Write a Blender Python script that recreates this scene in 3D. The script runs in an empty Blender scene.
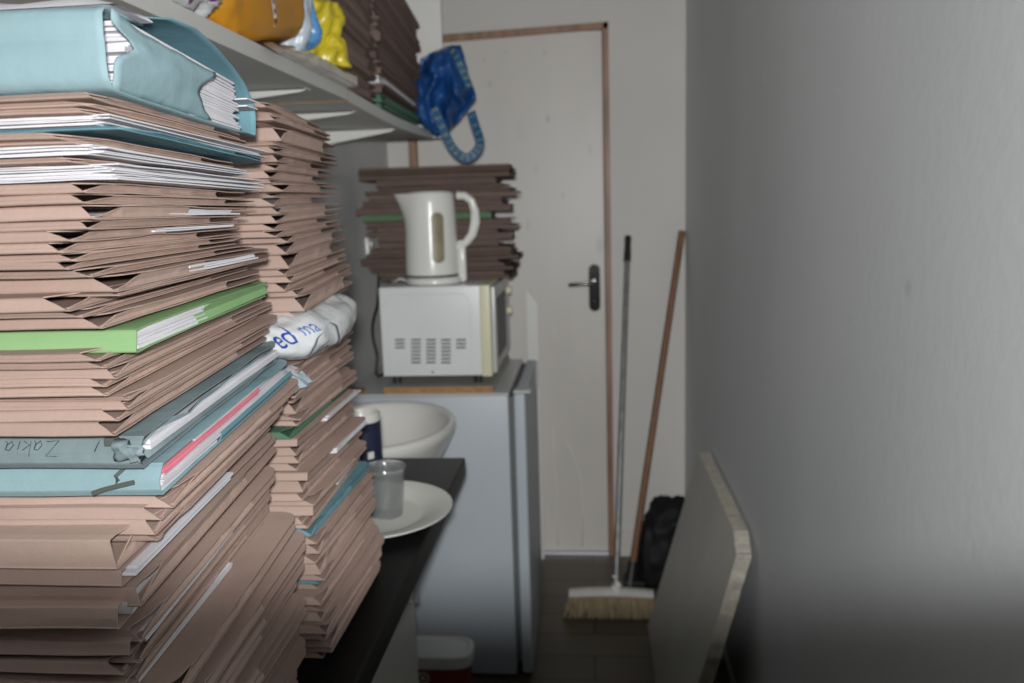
import bpy, bmesh, math, random
from mathutils import Vector, Matrix, noise
from math import sin, cos, pi, sqrt, radians, tan

random.seed(11); noise.seed_set(12)
C = bpy.context.scene.collection
F, CX, CY, H = 826.0, 512.0, 341.5, 1.352      # focal length in px, image centre, eye height

# ------------------------------------------------------------------ camera basis
def cam_basis(u0, v0, roll):
    d = Vector(((u0-CX)/F, (v0-CY)/F, 1)).normalized()
    up = Vector((-sin(roll), -cos(roll), 0)); up -= d*up.dot(d); up.normalize()
    x = d.cross(up)
    return Matrix(((x.x, d.x, up.x), (x.y, d.y, up.y), (x.z, d.z, up.z)))
MB_ = cam_basis(587.56, 206.1, 0.0161)
MT_ = MB_.transposed()
def ray(u, v): return MT_ @ Vector(((u-CX)/F, (v-CY)/F, 1))
def atY(u, v, Y):
    r = ray(u, v); r = r*(Y/r.y); return Vector((r.x, r.y, r.z+H))
def atX(u, v, X):
    r = ray(u, v); r = r*(X/r.x); return Vector((r.x, r.y, r.z+H))
def atZ(u, v, Z):
    r = ray(u, v); r = r*((Z-H)/r.z); return Vector((r.x, r.y, Z))

XL, XR, YB, ZC, YN = -0.734, 0.353, 3.08, 2.42, -0.35

# ------------------------------------------------------------------ materials
def mat(name, col, rough=0.6, var=0.0, nscale=6.0, namt=0.0, bump=0.0, bscale=60.0, metal=0.0,
        spec=0.5, transmission=0.0, alpha=1.0, coat=0.0, stretch=(1, 1, 1)):
    m = bpy.data.materials.new(name); m.use_nodes = True
    nt = m.node_tree; b = nt.nodes['Principled BSDF']
    b.inputs['Roughness'].default_value = rough; b.inputs['Metallic'].default_value = metal
    b.inputs['Specular IOR Level'].default_value = spec
    b.inputs['Transmission Weight'].default_value = transmission
    b.inputs['Alpha'].default_value = alpha
    b.inputs['Coat Weight'].default_value = coat
    c = (*col, 1)
    b.inputs['Base Color'].default_value = c
    out = None
    tc = nt.nodes.new('ShaderNodeTexCoord')
    mp = nt.nodes.new('ShaderNodeMapping'); mp.inputs['Scale'].default_value = stretch
    nt.links.new(tc.outputs['Object'], mp.inputs['Vector'])
    if namt > 0:
        n = nt.nodes.new('ShaderNodeTexNoise'); n.inputs['Scale'].default_value = nscale
        n.inputs['Detail'].default_value = 6
        nt.links.new(mp.outputs['Vector'], n.inputs['Vector'])
        mr = nt.nodes.new('ShaderNodeMapRange'); mr.inputs['From Min'].default_value = .3; mr.inputs['From Max'].default_value = .7
        mr.inputs['To Min'].default_value = 1-namt; mr.inputs['To Max'].default_value = 1+namt*.6
        nt.links.new(n.outputs['Fac'], mr.inputs['Value']); out = mr.outputs['Result']
    if var > 0:
        oi = nt.nodes.new('ShaderNodeObjectInfo')
        mr2 = nt.nodes.new('ShaderNodeMapRange'); mr2.inputs['To Min'].default_value = 1-var; mr2.inputs['To Max'].default_value = 1+var
        nt.links.new(oi.outputs['Random'], mr2.inputs['Value'])
        if out:
            mu = nt.nodes.new('ShaderNodeMath'); mu.operation = 'MULTIPLY'
            nt.links.new(out, mu.inputs[0]); nt.links.new(mr2.outputs['Result'], mu.inputs[1]); out = mu.outputs[0]
        else: out = mr2.outputs['Result']
    if out:
        vm = nt.nodes.new('ShaderNodeVectorMath'); vm.operation = 'SCALE'
        vm.inputs[0].default_value = col
        nt.links.new(out, vm.inputs['Scale']); nt.links.new(vm.outputs['Vector'], b.inputs['Base Color'])
    if bump > 0:
        n2 = nt.nodes.new('ShaderNodeTexNoise'); n2.inputs['Scale'].default_value = bscale; n2.inputs['Detail'].default_value = 4
        nt.links.new(mp.outputs['Vector'], n2.inputs['Vector'])
        bp = nt.nodes.new('ShaderNodeBump'); bp.inputs['Strength'].default_value = bump; bp.inputs['Distance'].default_value = .004
        nt.links.new(n2.outputs['Fac'], bp.inputs['Height']); nt.links.new(bp.outputs['Normal'], b.inputs['Normal'])
    return m

M = {}
M['buff'] = mat('buff_card', (.485, .352, .298), .7, var=.10, nscale=14, namt=.10, bump=.12, bscale=180, spec=.25)
M['buff_far'] = mat('buff_card_shaded', (.21, .15, .128), .75, var=.18, nscale=14, namt=.12, bump=.1, bscale=120, spec=.2)  # same card as the near stacks, flash falloff put into its colour
M['buff_dark'] = mat('buff_card_deep_shade', (.135, .096, .082), .8, var=.25, nscale=14, namt=.12, bump=.1, bscale=120, spec=.2)  # same card again, darkened further for the weak light on the microwave
M['paper'] = mat('white_paper', (.75, .74, .775), .7, nscale=30, namt=.06, spec=.3)
M['blue'] = mat('pale_blue_card', (.30, .445, .485), .6, nscale=10, namt=.10, bump=.25, bscale=60, spec=.3)
M['teal'] = mat('blue_card', (.165, .325, .385), .6, nscale=12, namt=.12, bump=.15, spec=.3)
M['greyblue'] = mat('worn_grey_blue_card', (.245, .315, .335), .6, nscale=18, namt=.16, bump=.35, bscale=50, spec=.35)
M['green'] = mat('green_card', (.28, .47, .22), .6, nscale=12, namt=.08, spec=.3)
M['darkgreen'] = mat('dark_green_card', (.10, .20, .13), .6, nscale=12, namt=.08, spec=.3)
M['dullgreen'] = mat('dull_green_card', (.10, .175, .10), .7, nscale=12, namt=.08, spec=.2)
M['pink'] = mat('pink_paper', (.80, .27, .34), .7, nscale=30, namt=.05, spec=.3)
M['ink'] = mat('blue_black_ink', (.03, .04, .07), .5)
M['ribbon'] = mat('grey_green_cord', (.10, .115, .105), .7)
M['whitemet'] = mat('white_enamel', (.66, .675, .68), .35, nscale=5, namt=.05)
M['fridge'] = mat('grey_white_enamel', (.42, .46, .50), .42, nscale=4, namt=.05)
M['fridgetop'] = mat('white_plastic_top', (.48, .49, .48), .3, nscale=5, namt=.06)
M['seal'] = mat('grey_rubber_seal', (.11, .115, .115), .7)
M['cream'] = mat('cream_plastic', (.62, .60, .42), .4, nscale=8, namt=.04)
M['kettle'] = mat('glossy_white_plastic', (.70, .70, .67), .22, nscale=8, namt=.02)
M['gauge'] = mat('yellowed_gauge_plastic', (.24, .21, .13), .4, nscale=18, namt=.25)
M['darkslot'] = mat('dark_slot', (.07, .07, .075), .7)
M['black'] = mat('black_plastic', (.012, .012, .013), .45)
M['chip'] = mat('chipboard_edge', (.36, .19, .07), .8, nscale=90, namt=.3)
M['board'] = mat('grey_melamine', (.36, .35, .32), .5, nscale=8, namt=.1)
M['worktop'] = mat('black_speckled_laminate', (.007, .007, .007), .42, nscale=260, namt=.6, spec=.22)
M['cabinet'] = mat('grey_cream_cabinet', (.50, .49, .46), .5, nscale=5, namt=.04)
M['ceramic'] = mat('white_ceramic', (.66, .65, .62), .18, nscale=5, namt=.06)
M['foam'] = mat('white_plate_foam', (.68, .68, .64), .5, nscale=20, namt=.03)
M['cup'] = mat('clear_plastic', (.86, .88, .88), .12, transmission=.9, spec=.5)
M['navy'] = mat('navy_print', (.015, .02, .05), .4)
M['wallR'] = mat('painted_wall_grey', (.585, .605, .615), .55, nscale=1.6, namt=.07, bump=.16, bscale=45, spec=.35)
M['wallB'] = mat('painted_wall_white', (.47, .46, .44), .6, nscale=1.8, namt=.06, bump=.1, bscale=40, spec=.3)
M['wallL'] = mat('painted_wall_shelf_side', (.56, .56, .56), .6, nscale=1.8, namt=.06, bump=.1, bscale=40, spec=.3)
M['ceil'] = mat('ceiling_paint', (.22, .22, .21), .8)
M['door'] = mat('gloss_painted_door', (.49, .47, .445), .42, nscale=2.2, namt=.10, bump=.05, bscale=14, stretch=(1, 1, .35), spec=.3)
M['jamb'] = mat('brown_wood_frame', (.225, .125, .075), .5, nscale=6, namt=.3, stretch=(8, 8, 1))
M['steel'] = mat('dark_chrome', (.02, .02, .02), .13, metal=0)
M['chrome'] = mat('bright_chrome', (.75, .75, .75), .12, metal=1)
M['alu'] = mat('aluminium_strip', (.45, .45, .50), .4, metal=.7)
M['pole'] = mat('scuffed_metal_pole', (.20, .20, .20), .45, nscale=60, namt=.35, metal=.4, stretch=(1, 1, .4))
M['wood'] = mat('brown_broom_wood', (.155, .07, .03), .55, nscale=9, namt=.3, stretch=(10, 10, .6))
M['brushhead'] = mat('white_broom_head', (.58, .57, .54), .45, nscale=20, namt=.1)
M['bristle'] = mat('straw_bristles', (.29, .235, .14), .8, nscale=140, namt=.35, stretch=(1, 1, .08))
M['blackbag'] = mat('black_plastic_film', (.008, .008, .009), .6, bump=.4, bscale=20, spec=.15)
M['plaster'] = mat('plasterboard_face', (.50, .49, .45), .8, nscale=7, namt=.06, bump=.1, bscale=90, spec=.2)
M['plasteredge'] = mat('plasterboard_broken_edge', (.46, .43, .37), .9, nscale=45, namt=.22, bump=.7, bscale=70, spec=.15)
M['skirt'] = mat('grey_white_skirting', (.42, .42, .41), .5)
M['shelf'] = mat('white_shelf_board', (.60, .595, .57), .5, nscale=4, namt=.05)
M['bracket'] = mat('white_metal_bracket', (.62, .62, .60), .3)
M['orange'] = mat('orange_plastic', (.55, .24, .015), .4, nscale=8, namt=.12, bump=.4, bscale=14)
M['film'] = mat('clear_film_packet', (.58, .54, .47), .10, nscale=12, namt=.30, bump=.6, bscale=22, coat=.5)
M['bagwhite'] = mat('white_plastic_film', (.70, .72, .73), .25, nscale=9, namt=.06, bump=.9, bscale=38)
M['purple'] = mat('purple_print', (.16, .03, .17), .4)
M['yellow'] = mat('yellow_plastic', (.62, .50, .03), .3, bump=.4, bscale=25)
M['skyblue'] = mat('blue_plastic_film', (.10, .30, .58), .3, bump=.4, bscale=25)
M['paleblue'] = mat('pale_blue_film', (.50, .58, .66), .3, bump=.4, bscale=25)
M['bluebag'] = mat('blue_woven_plastic', (.010, .062, .215), .4, nscale=14, namt=.3, bump=.5, bscale=26)
M['webbing'] = mat('blue_webbing', (.015, .085, .20), .6)
M['webyellow'] = mat('yellow_webbing_print', (.42, .42, .09), .6)
M['letter'] = mat('blue_print', (.02, .08, .42), .4)
M['letterpale'] = mat('pale_blue_print', (.10, .22, .58), .4)
M['greyprint'] = mat('grey_print', (.16, .17, .18), .4)
M['red'] = mat('dark_red_plastic', (.16, .014, .02), .4)
M['lid'] = mat('white_tub_lid', (.55, .55, .53), .45)
M['cable'] = mat('black_cable', (.01, .01, .01), .5)
M['whitecable'] = mat('white_cable', (.6, .6, .58), .5)

# wooden plank floor
def floor_mat():
    m = bpy.data.materials.new('dark_plank_floor'); m.use_nodes = True
    nt = m.node_tree; b = nt.nodes['Principled BSDF']; b.inputs['Roughness'].default_value = .45
    tc = nt.nodes.new('ShaderNodeTexCoord'); br = nt.nodes.new('ShaderNodeTexBrick')
    br.inputs['Scale'].default_value = 1; br.inputs['Brick Width'].default_value = .9; br.inputs['Row Height'].default_value = .13
    br.inputs['Mortar Size'].default_value = .003
    br.inputs['Color1'].default_value = (.105, .085, .062, 1); br.inputs['Color2'].default_value = (.145, .118, .085, 1)
    br.inputs['Mortar'].default_value = (.03, .025, .02, 1)
    nt.links.new(tc.outputs['Object'], br.inputs['Vector'])
    mp = nt.nodes.new('ShaderNodeMapping'); mp.inputs['Scale'].default_value = (2, 30, 1)
    nt.links.new(tc.outputs['Object'], mp.inputs['Vector'])
    n = nt.nodes.new('ShaderNodeTexNoise'); n.inputs['Scale'].default_value = 3; n.inputs['Detail'].default_value = 8
    nt.links.new(mp.outputs['Vector'], n.inputs['Vector'])
    mx = nt.nodes.new('ShaderNodeMix'); mx.data_type = 'RGBA'; mx.blend_type = 'MULTIPLY'; mx.inputs['Factor'].default_value = .6
    nt.links.new(br.outputs['Color'], mx.inputs['A']); nt.links.new(n.outputs['Color'], mx.inputs['B'])
    nt.links.new(mx.outputs['Result'], b.inputs['Base Color'])
    return m
M['floor'] = floor_mat()

# ------------------------------------------------------------------ mesh helpers
class MB:
    """collects faces of one mesh object"""
    def __init__(s): s.v = []; s.f = []; s.mi = []; s.cur = 0
    def add(s, vs, fs):
        o = len(s.v); s.v += [Vector(v) for v in vs]; s.f += [tuple(i+o for i in f) for f in fs]; s.mi += [s.cur]*len(fs)
    def bm(s, b):
        b.verts.ensure_lookup_table(); b.verts.index_update()
        s.add([v.co.copy() for v in b.verts], [[v.index for v in f.verts] for f in b.faces]); b.free()
    def box(s, lo, hi, bev=0.0, seg=2, rot=None):
        b = bmesh.new(); bmesh.ops.create_cube(b, size=1)
        lo = Vector(lo); hi = Vector(hi); c = (lo+hi)/2; d = hi-lo
        for v in b.verts: v.co = Vector((v.co.x*d.x, v.co.y*d.y, v.co.z*d.z))
        if bev > 0:
            bmesh.ops.bevel(b, geom=b.edges[:], offset=min(bev, min(d)*.49), segments=seg, profile=.6, affect='EDGES')
        for v in b.verts:
            if rot: v.co = rot @ v.co
            v.co += c
        s.bm(b)
    def tube(s, pts, r, n=10, cap=True, rr=None):
        pts = [Vector(p) for p in pts]; vs = []; fs = []
        up = Vector((.123, .31, .94))
        for i, p in enumerate(pts):
            t = (pts[min(i+1, len(pts)-1)]-pts[max(i-1, 0)]).normalized()
            a = t.cross(up)
            if a.length < .05: a = t.cross(Vector((1, 0, 0)))
            a.normalize(); bb = t.cross(a).normalized()
            ra = rr[i] if rr else r
            if not isinstance(ra, tuple): ra = (ra, ra)
            for k in range(n):
                th = 2*pi*k/n; vs.append(p+a*cos(th)*ra[0]+bb*sin(th)*ra[1])
        for i in range(len(pts)-1):
            for k in range(n):
                fs.append((i*n+k, i*n+(k+1) % n, (i+1)*n+(k+1) % n, (i+1)*n+k))
        if cap: fs += [tuple(range(n))[::-1], tuple(range((len(pts)-1)*n, len(pts)*n))]
        s.add(vs, fs)
    def lathe(s, prof, c, n=40, sx=1, sy=1, warp=None, close=False):
        vs = []; fs = []
        for j, (r, z) in enumerate(prof):
            for k in range(n):
                a = 2*pi*k/n; v = Vector((c[0]+r*cos(a)*sx, c[1]+r*sin(a)*sy, c[2]+z))
                vs.append(warp(v, a, j) if warp else v)
        for j in range(len(prof)-1):
            for k in range(n):
                fs.append((j*n+k, j*n+(k+1) % n, (j+1)*n+(k+1) % n, (j+1)*n+k))
        if prof[0][0] > 1e-5: fs.append(tuple(range(n))[::-1])
        if prof[-1][0] > 1e-5: fs.append(tuple(range((len(prof)-1)*n, len(prof)*n)))
        s.add(vs, fs)
    def prism(s, poly, ext):
        """poly: list of 3D points, ext: vector"""
        n = len(poly); e = Vector(ext); p = [Vector(q) for q in poly]
        s.add(p+[q+e for q in p], [tuple(range(n))[::-1], tuple(range(n, 2*n))]+[(i, (i+1) % n, n+(i+1) % n, n+i) for i in range(n)])
    def build(s, name, mats, parent=None, smooth=False, origin=None, solid=0, subsurf=0):
        me = bpy.data.meshes.new(name); o = bpy.data.objects.new(name, me)
        org = Vector(origin) if origin is not None else Vector((0, 0, 0))
        me.from_pydata([v-org for v in s.v], [], s.f)
        if not isinstance(mats, (list, tuple)): mats = [mats]
        for m in mats: me.materials.append(m)
        for p, i in zip(me.polygons, s.mi): p.material_index = i; p.use_smooth = smooth
        bmx = bmesh.new(); bmx.from_mesh(me); bmesh.ops.recalc_face_normals(bmx, faces=bmx.faces[:]); bmx.to_mesh(me); bmx.free()
        C.objects.link(o)
        if parent is not None:
            o.parent = parent; o.location = org - parent.location if not parent.parent else org - parent.location - parent.parent.location
        else: o.location = org
        if solid:
            md = o.modifiers.new('thickness', 'SOLIDIFY'); md.thickness = solid; md.offset = 0
        if subsurf:
            md = o.modifiers.new('smooth', 'SUBSURF'); md.levels = subsurf; md.render_levels = subsurf
        return o

def smooth_by_angle(o, ang=35):
    me = o.data
    for p in me.polygons: p.use_smooth = True
    b = bmesh.new(); b.from_mesh(me)
    for e in b.edges:
        e.smooth = len(e.link_faces) == 2 and e.calc_face_angle(0) < radians(ang)
    b.to_mesh(me); b.free()
    return o

def tag(o, label, cat, group=None, kind=None):
    o['label'] = label; o['category'] = cat
    if group: o['group'] = group
    if kind: o['kind'] = kind
    return o
def thing(name, loc, label, cat, group=None):
    o = bpy.data.objects.new(name, None); C.objects.link(o); o.location = loc; o.empty_display_size = .05
    return tag(o, label, cat, group)
def struct(o): o['kind'] = 'structure'; return o

def ordinal(n):
    base = ['', 'first', 'second', 'third', 'fourth', 'fifth', 'sixth', 'seventh', 'eighth', 'ninth', 'tenth', 'eleventh', 'twelfth',
            'thirteenth', 'fourteenth', 'fifteenth', 'sixteenth', 'seventeenth', 'eighteenth', 'nineteenth', 'twentieth']
    if n <= 20: return base[n]
    tens = {2: 'twenty', 3: 'thirty', 4: 'forty', 5: 'fifty'}; tn = {30: 'thirtieth', 40: 'fortieth', 50: 'fiftieth'}
    return tn[n] if n in tn else tens[n//10]+'-'+base[n % 10]

def lerp_tab(x, xs, ys):
    if x <= xs[0]: return ys[0]
    for i in range(len(xs)-1):
        if x <= xs[i+1]:
            t = (x-xs[i])/(xs[i+1]-xs[i]); return ys[i]+t*(ys[i+1]-ys[i])
    return ys[-1]

# ------------------------------------------------------------------ setting
b = MB(); b.box((XL-.1, YN, -.1), (XR+.1, YB+.1, 0)); struct(b.build('floor', M['floor']))
b = MB(); b.box((XL-.1, YN, ZC), (XR+.1, YB+.1, ZC+.1)); struct(b.build('ceiling', M['ceil']))
b = MB(); b.box((XL-.1, YN, 0), (XL, YB+.1, ZC)); struct(b.build('wall_left', M['wallL']))
# right wall, with a scuff mark and small nail holes
b = MB(); b.box((XR, YN, 0), (XR+.1, YB+.1, ZC)); wr = struct(b.build('wall_right', M['wallR']))
def scuffs(m, spots, sc=(1, 1, 1)):
    """small dirt marks of their own shape on a painted surface"""
    nt = m.node_tree; bs = nt.nodes['Principled BSDF']
    cur = bs.inputs['Base Color'].links[0].from_socket
    geo = nt.nodes.new('ShaderNodeNewGeometry')
    for (q, r, k) in spots:
        sb = nt.nodes.new('ShaderNodeVectorMath'); sb.operation = 'SUBTRACT'; sb.inputs[1].default_value = q
        nt.links.new(geo.outputs['Position'], sb.inputs[0])
        ml = nt.nodes.new('ShaderNodeVectorMath'); ml.operation = 'MULTIPLY'; ml.inputs[1].default_value = sc
        nt.links.new(sb.outputs['Vector'], ml.inputs[0])
        d = nt.nodes.new('ShaderNodeVectorMath'); d.operation = 'LENGTH'; nt.links.new(ml.outputs['Vector'], d.inputs[0])
        mr = nt.nodes.new('ShaderNodeMapRange'); mr.interpolation_type = 'SMOOTHSTEP'
        mr.inputs['From Min'].default_value = r*.4; mr.inputs['From Max'].default_value = r*1.2
        mr.inputs['To Min'].default_value = k; mr.inputs['To Max'].default_value = 1
        nt.links.new(d.outputs['Value'], mr.inputs['Value'])
        v = nt.nodes.new('ShaderNodeVectorMath'); v.operation = 'SCALE'
        nt.links.new(cur, v.inputs[0]); nt.links.new(mr.outputs['Result'], v.inputs['Scale']); cur = v.outputs['Vector']
    nt.links.new(cur, bs.inputs['Base Color'])
scuffs(M['wallR'], ((atX(908, 288, XR), .012, .86), (atX(850, 320, XR), .006, .93), (atX(765, 75, XR), .02, 1.06), (atX(838, 90, XR), .006, 1.08), (atX(806, 520, XR), .01, 1.06)))
scuffs(M['door'], tuple((atY(u, v, YB+.012), r, k) for u, v, r, k in ((548, 119, .007, .72), (563, 195, .006, .8), (490, 84, .006, .75), (484, 60, .005, .8), (506, 52, .005, .82), (545, 53, .006, .85), (536, 170, .010, .9), (528, 225, .012, .92), (600, 245, .016, .85), (590, 150, .012, .9), (555, 330, .012, 1.06), (520, 130, .02, .95))), (1, 1, .45))
# back wall with the doorway cut out
DX0, DX1, DZ = -.655, .083, 1.992
b = MB()
b.box((XL, YB, 0), (DX0, YB+.1, ZC)); b.box((DX1, YB, 0), (XR, YB+.1, ZC)); b.box((DX0, YB, DZ), (DX1, YB+.1, ZC))
struct(b.build('wall_back', M['wallB']))
b = MB(); b.box((XR-.014, .0, 0), (XR, YB, .165), .004); struct(b.build('baseboard_right', M['skirt']))
b = MB(); b.box((DX1+.0, YB-.012, 0), (XR-.015, YB, .1), .003); struct(b.build('baseboard_back', M['wallB']))

# door with frame, lever handle
dr = struct(bpy.data.objects.new('door_1', None)); C.objects.link(dr); dr.location = ((DX0+DX1)/2, YB, 0)
b = MB()
b.box((DX0, YB-.006, 0), (DX0+.028, YB+.09, DZ), .002); b.box((DX1-.020, YB-.006, 0), (DX1, YB+.09, DZ), .002)
# the head of the frame climbs slightly to the right
b.prism([(DX0, YB-.006, DZ-.045), (DX1, YB-.006, DZ-.022), (DX1, YB-.006, DZ+.0), (DX0, YB-.006, DZ-.018)], (0, .09, 0))
b.build('door_frame', M['jamb'], dr)
b = MB(); b.prism([(DX0, YB+.0005, DZ-.018), (DX1, YB+.0005, DZ), (DX0, YB+.0005, DZ)], (0, .09, 0)); struct(b.build('trim_1', M['wallB']))
b = MB(); b.box((DX0+.03, YB+.012, .012), (DX1-.022, YB+.05, DZ-.024), .003); lf = b.build('door_leaf', M['door'], dr)
b = MB(); b.box((DX0+.028, YB-.008, 0), (DX1-.020, YB+.06, .012), .003); b.build('threshold_strip', M['alu'], dr)
hp = atY(594.5, 288, YB)
b = MB()
hw, hh = .021, .088
poly = []
for k in range(12):
    a = pi*k/11; poly.append((hp.x+hw*cos(a), YB+.004, hp.z+hh-hw+hw*sin(a)))
for k in range(12):
    a = pi+pi*k/11; poly.append((hp.x+hw*cos(a), YB+.004, hp.z-hh+hw+hw*sin(a)))
b.prism(poly, (0, .010, 0)); pl = b.build('handle_plate', M['steel'], dr)
lz = atY(590, 283, YB).z
b = MB(); b.tube([(hp.x, YB+.005, lz), (hp.x, YB-.02, lz), (hp.x, YB-.038, lz)], .009, 14)
b.tube([(hp.x+.003, YB-.038, lz), (hp.x-.04, YB-.04, lz), (hp.x-.095, YB-.038, lz-.003)], .0075, 12)
smooth_by_angle(b.build('handle_lever', M['steel'], dr))
for dx, dz in ((0, .078), (-.013, .062), (.013, .062), (0, .035), (0, -.05)):
    b = MB(); b.lathe([(.0045, 0), (.0045, .002), (.0025, .0035), (0, .004)], (0, 0, 0), 12)
    for v in b.v: v.xyz = (hp.x+dx+v.x, YB+.004-v.z, hp.z+dz+v.y)
    b.build('screw', M['chrome'], dr, smooth=True)
M['drip'] = mat('pale_dried_drip', (.60, .58, .54), .4)
for pts in ([(553, 425), (554, 455), (557, 490), (556, 520), (558, 546)], [(566, 440), (574, 455), (581, 478), (583, 510), (582, 546)]):
    b = MB(); P = [atY(u, v, YB+.0125) for u, v in pts]
    b.tube(P, .0022, 6); b.build('paint_drip', M['drip'], dr, smooth=True)

# ------------------------------------------------------------------ camera
cd = bpy.data.cameras.new('camera'); cam = bpy.data.objects.new('camera', cd); C.objects.link(cam)
right = Vector(MB_[0]); down = Vector(MB_[1]); fwd = Vector(MB_[2])
cam.matrix_world = Matrix(((right.x, -down.x, -fwd.x, 0), (right.y, -down.y, -fwd.y, 0), (right.z, -down.z, -fwd.z, H), (0, 0, 0, 1)))
cd.sensor_width = 36; cd.lens = F/1024*36; cd.clip_start = .01
cd.dof.use_dof = True; cd.dof.focus_distance = .62; cd.dof.aperture_fstop = 7.6
bpy.context.scene.camera = cam

# ------------------------------------------------------------------ worktop, cabinet
WZ, WX, WY1 = .862, -.252, 1.585
b = MB(); b.box((XL+.001, YN+.02, WZ-.038), (WX, WY1, WZ), .006, 3)
wt = smooth_by_angle(b.build('worktop', M['worktop'], origin=((XL+WX)/2, .7, WZ-.038)))
tag(wt, 'black laminate worktop under the two tall folder stacks', 'worktop')
cab = thing('base_cabinet', (-.55, .9, 0), 'pale grey base cabinet under the black worktop', 'cabinet')
b = MB(); b.box((XL+.002, YN+.05, .1), (-.385, WY1-.02, WZ-.039)); b.build('body', M['cabinet'], cab)
b = MB(); b.box((XL+.03, YN+.05, .001), (-.43, WY1-.03, .1)); b.build('plinth', M['cabinet'], cab)
for k in range(3):
    y0 = YN+.06+k*.625; y1 = y0+.615
    b = MB(); b.box((-.384, y0, .105), (-.366, min(y1, WY1-.022), WZ-.045), .003); dd = b.build('door', M['cabinet'], cab)
    b = MB(); b.tube([(-.366, y1-.09, .6), (-.345, y1-.09, .6), (-.345, y1-.09, .72), (-.366, y1-.09, .72)], .005, 8); b.build('handle', M['alu'], dd)

# ------------------------------------------------------------------ folders
def card_sheet(b, path, L, edge, wob, seed, xs=None, two=False):
    """path: (y,z) list; sheet from x=-L to x=edge(y)"""
    xs = xs or [0, .3, .55, .75, .88, .95, .985, 1]
    vs = []; fs = []; n = len(xs)
    for i, (y, z) in enumerate(path):
        e = edge(y) if not two else edge(y, z)
        for j, f in enumerate(xs):
            x = -L+(L+e)*f
            w = wob*noise.noise(Vector((x*14, y*22, seed)))
            vs.append(Vector((x, y+ (wob*.8*noise.noise(Vector((x*20, 3.1, seed+z*90))) if y < .004 else 0), z+w)))
    for i in range(len(path)-1):
        for j in range(n-1):
            fs.append((i*n+j, i*n+j+1, (i+1)*n+j+1, (i+1)*n+j))
    b.add(vs, fs)

def sheets_mesh(b, x0, x1, y0, y1, zf0, zf1, n, rnd, jx=.004, jy=.004, wave=0.0, seed=0):
    """a sheaf of n loose sheets lying between heights zf0(y) and zf1(y)"""
    for k in range(n):
        f0 = k/n; f1 = (k+1)/n-.03/n
        dx = rnd.uniform(-jx, jx); dy = rnd.uniform(-jy, jy); sk = rnd.uniform(-jx, jx)
        ys = [y0+dy+(y1-y0)*t for t in (0, .015, .08, .3, .6, .9, 1)]
        xs = [x0, x0+(x1-x0)*.5, x1-.06, x1-.02, x1-.003, x1]
        top = []; bot = []
        for y in ys:
            a, c = zf0(y), zf1(y)
            for x in xs:
                xx = x+(dx+sk*(y-y0)/(y1-y0) if x > x0+.01 else 0)
                w = wave*noise.noise(Vector((x*24, y*24, seed+k*.6)))
                yy = y + (wave*1.5*noise.noise(Vector((x*16, 7, seed+k*.9))) if y < y0+.02 else 0)
                bot.append(Vector((xx, yy, a+(c-a)*f0+w))); top.append(Vector((xx, yy, a+(c-a)*f1+w)))
        n_x = len(xs); n_y = len(ys); N = n_x*n_y; fs = []
        for i in range(n_y-1):
            for j in range(n_x-1):
                q = (i*n_x+j, i*n_x+j+1, (i+1)*n_x+j+1, (i+1)*n_x+j)
                fs.append(q[::-1]); fs.append(tuple(N+t for t in q))
        ring = [j for j in range(n_x)]+[i*n_x+n_x-1 for i in range(1, n_y)]+[(n_y-1)*n_x+j for j in range(n_x-2, -1, -1)]+[i*n_x for i in range(n_y-2, 0, -1)]
        for i in range(len(ring)):
            p, q = ring[i], ring[(i+1) % len(ring)]; fs.append((p, q, N+q, N+p))
        b.add(bot+top, fs)

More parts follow.
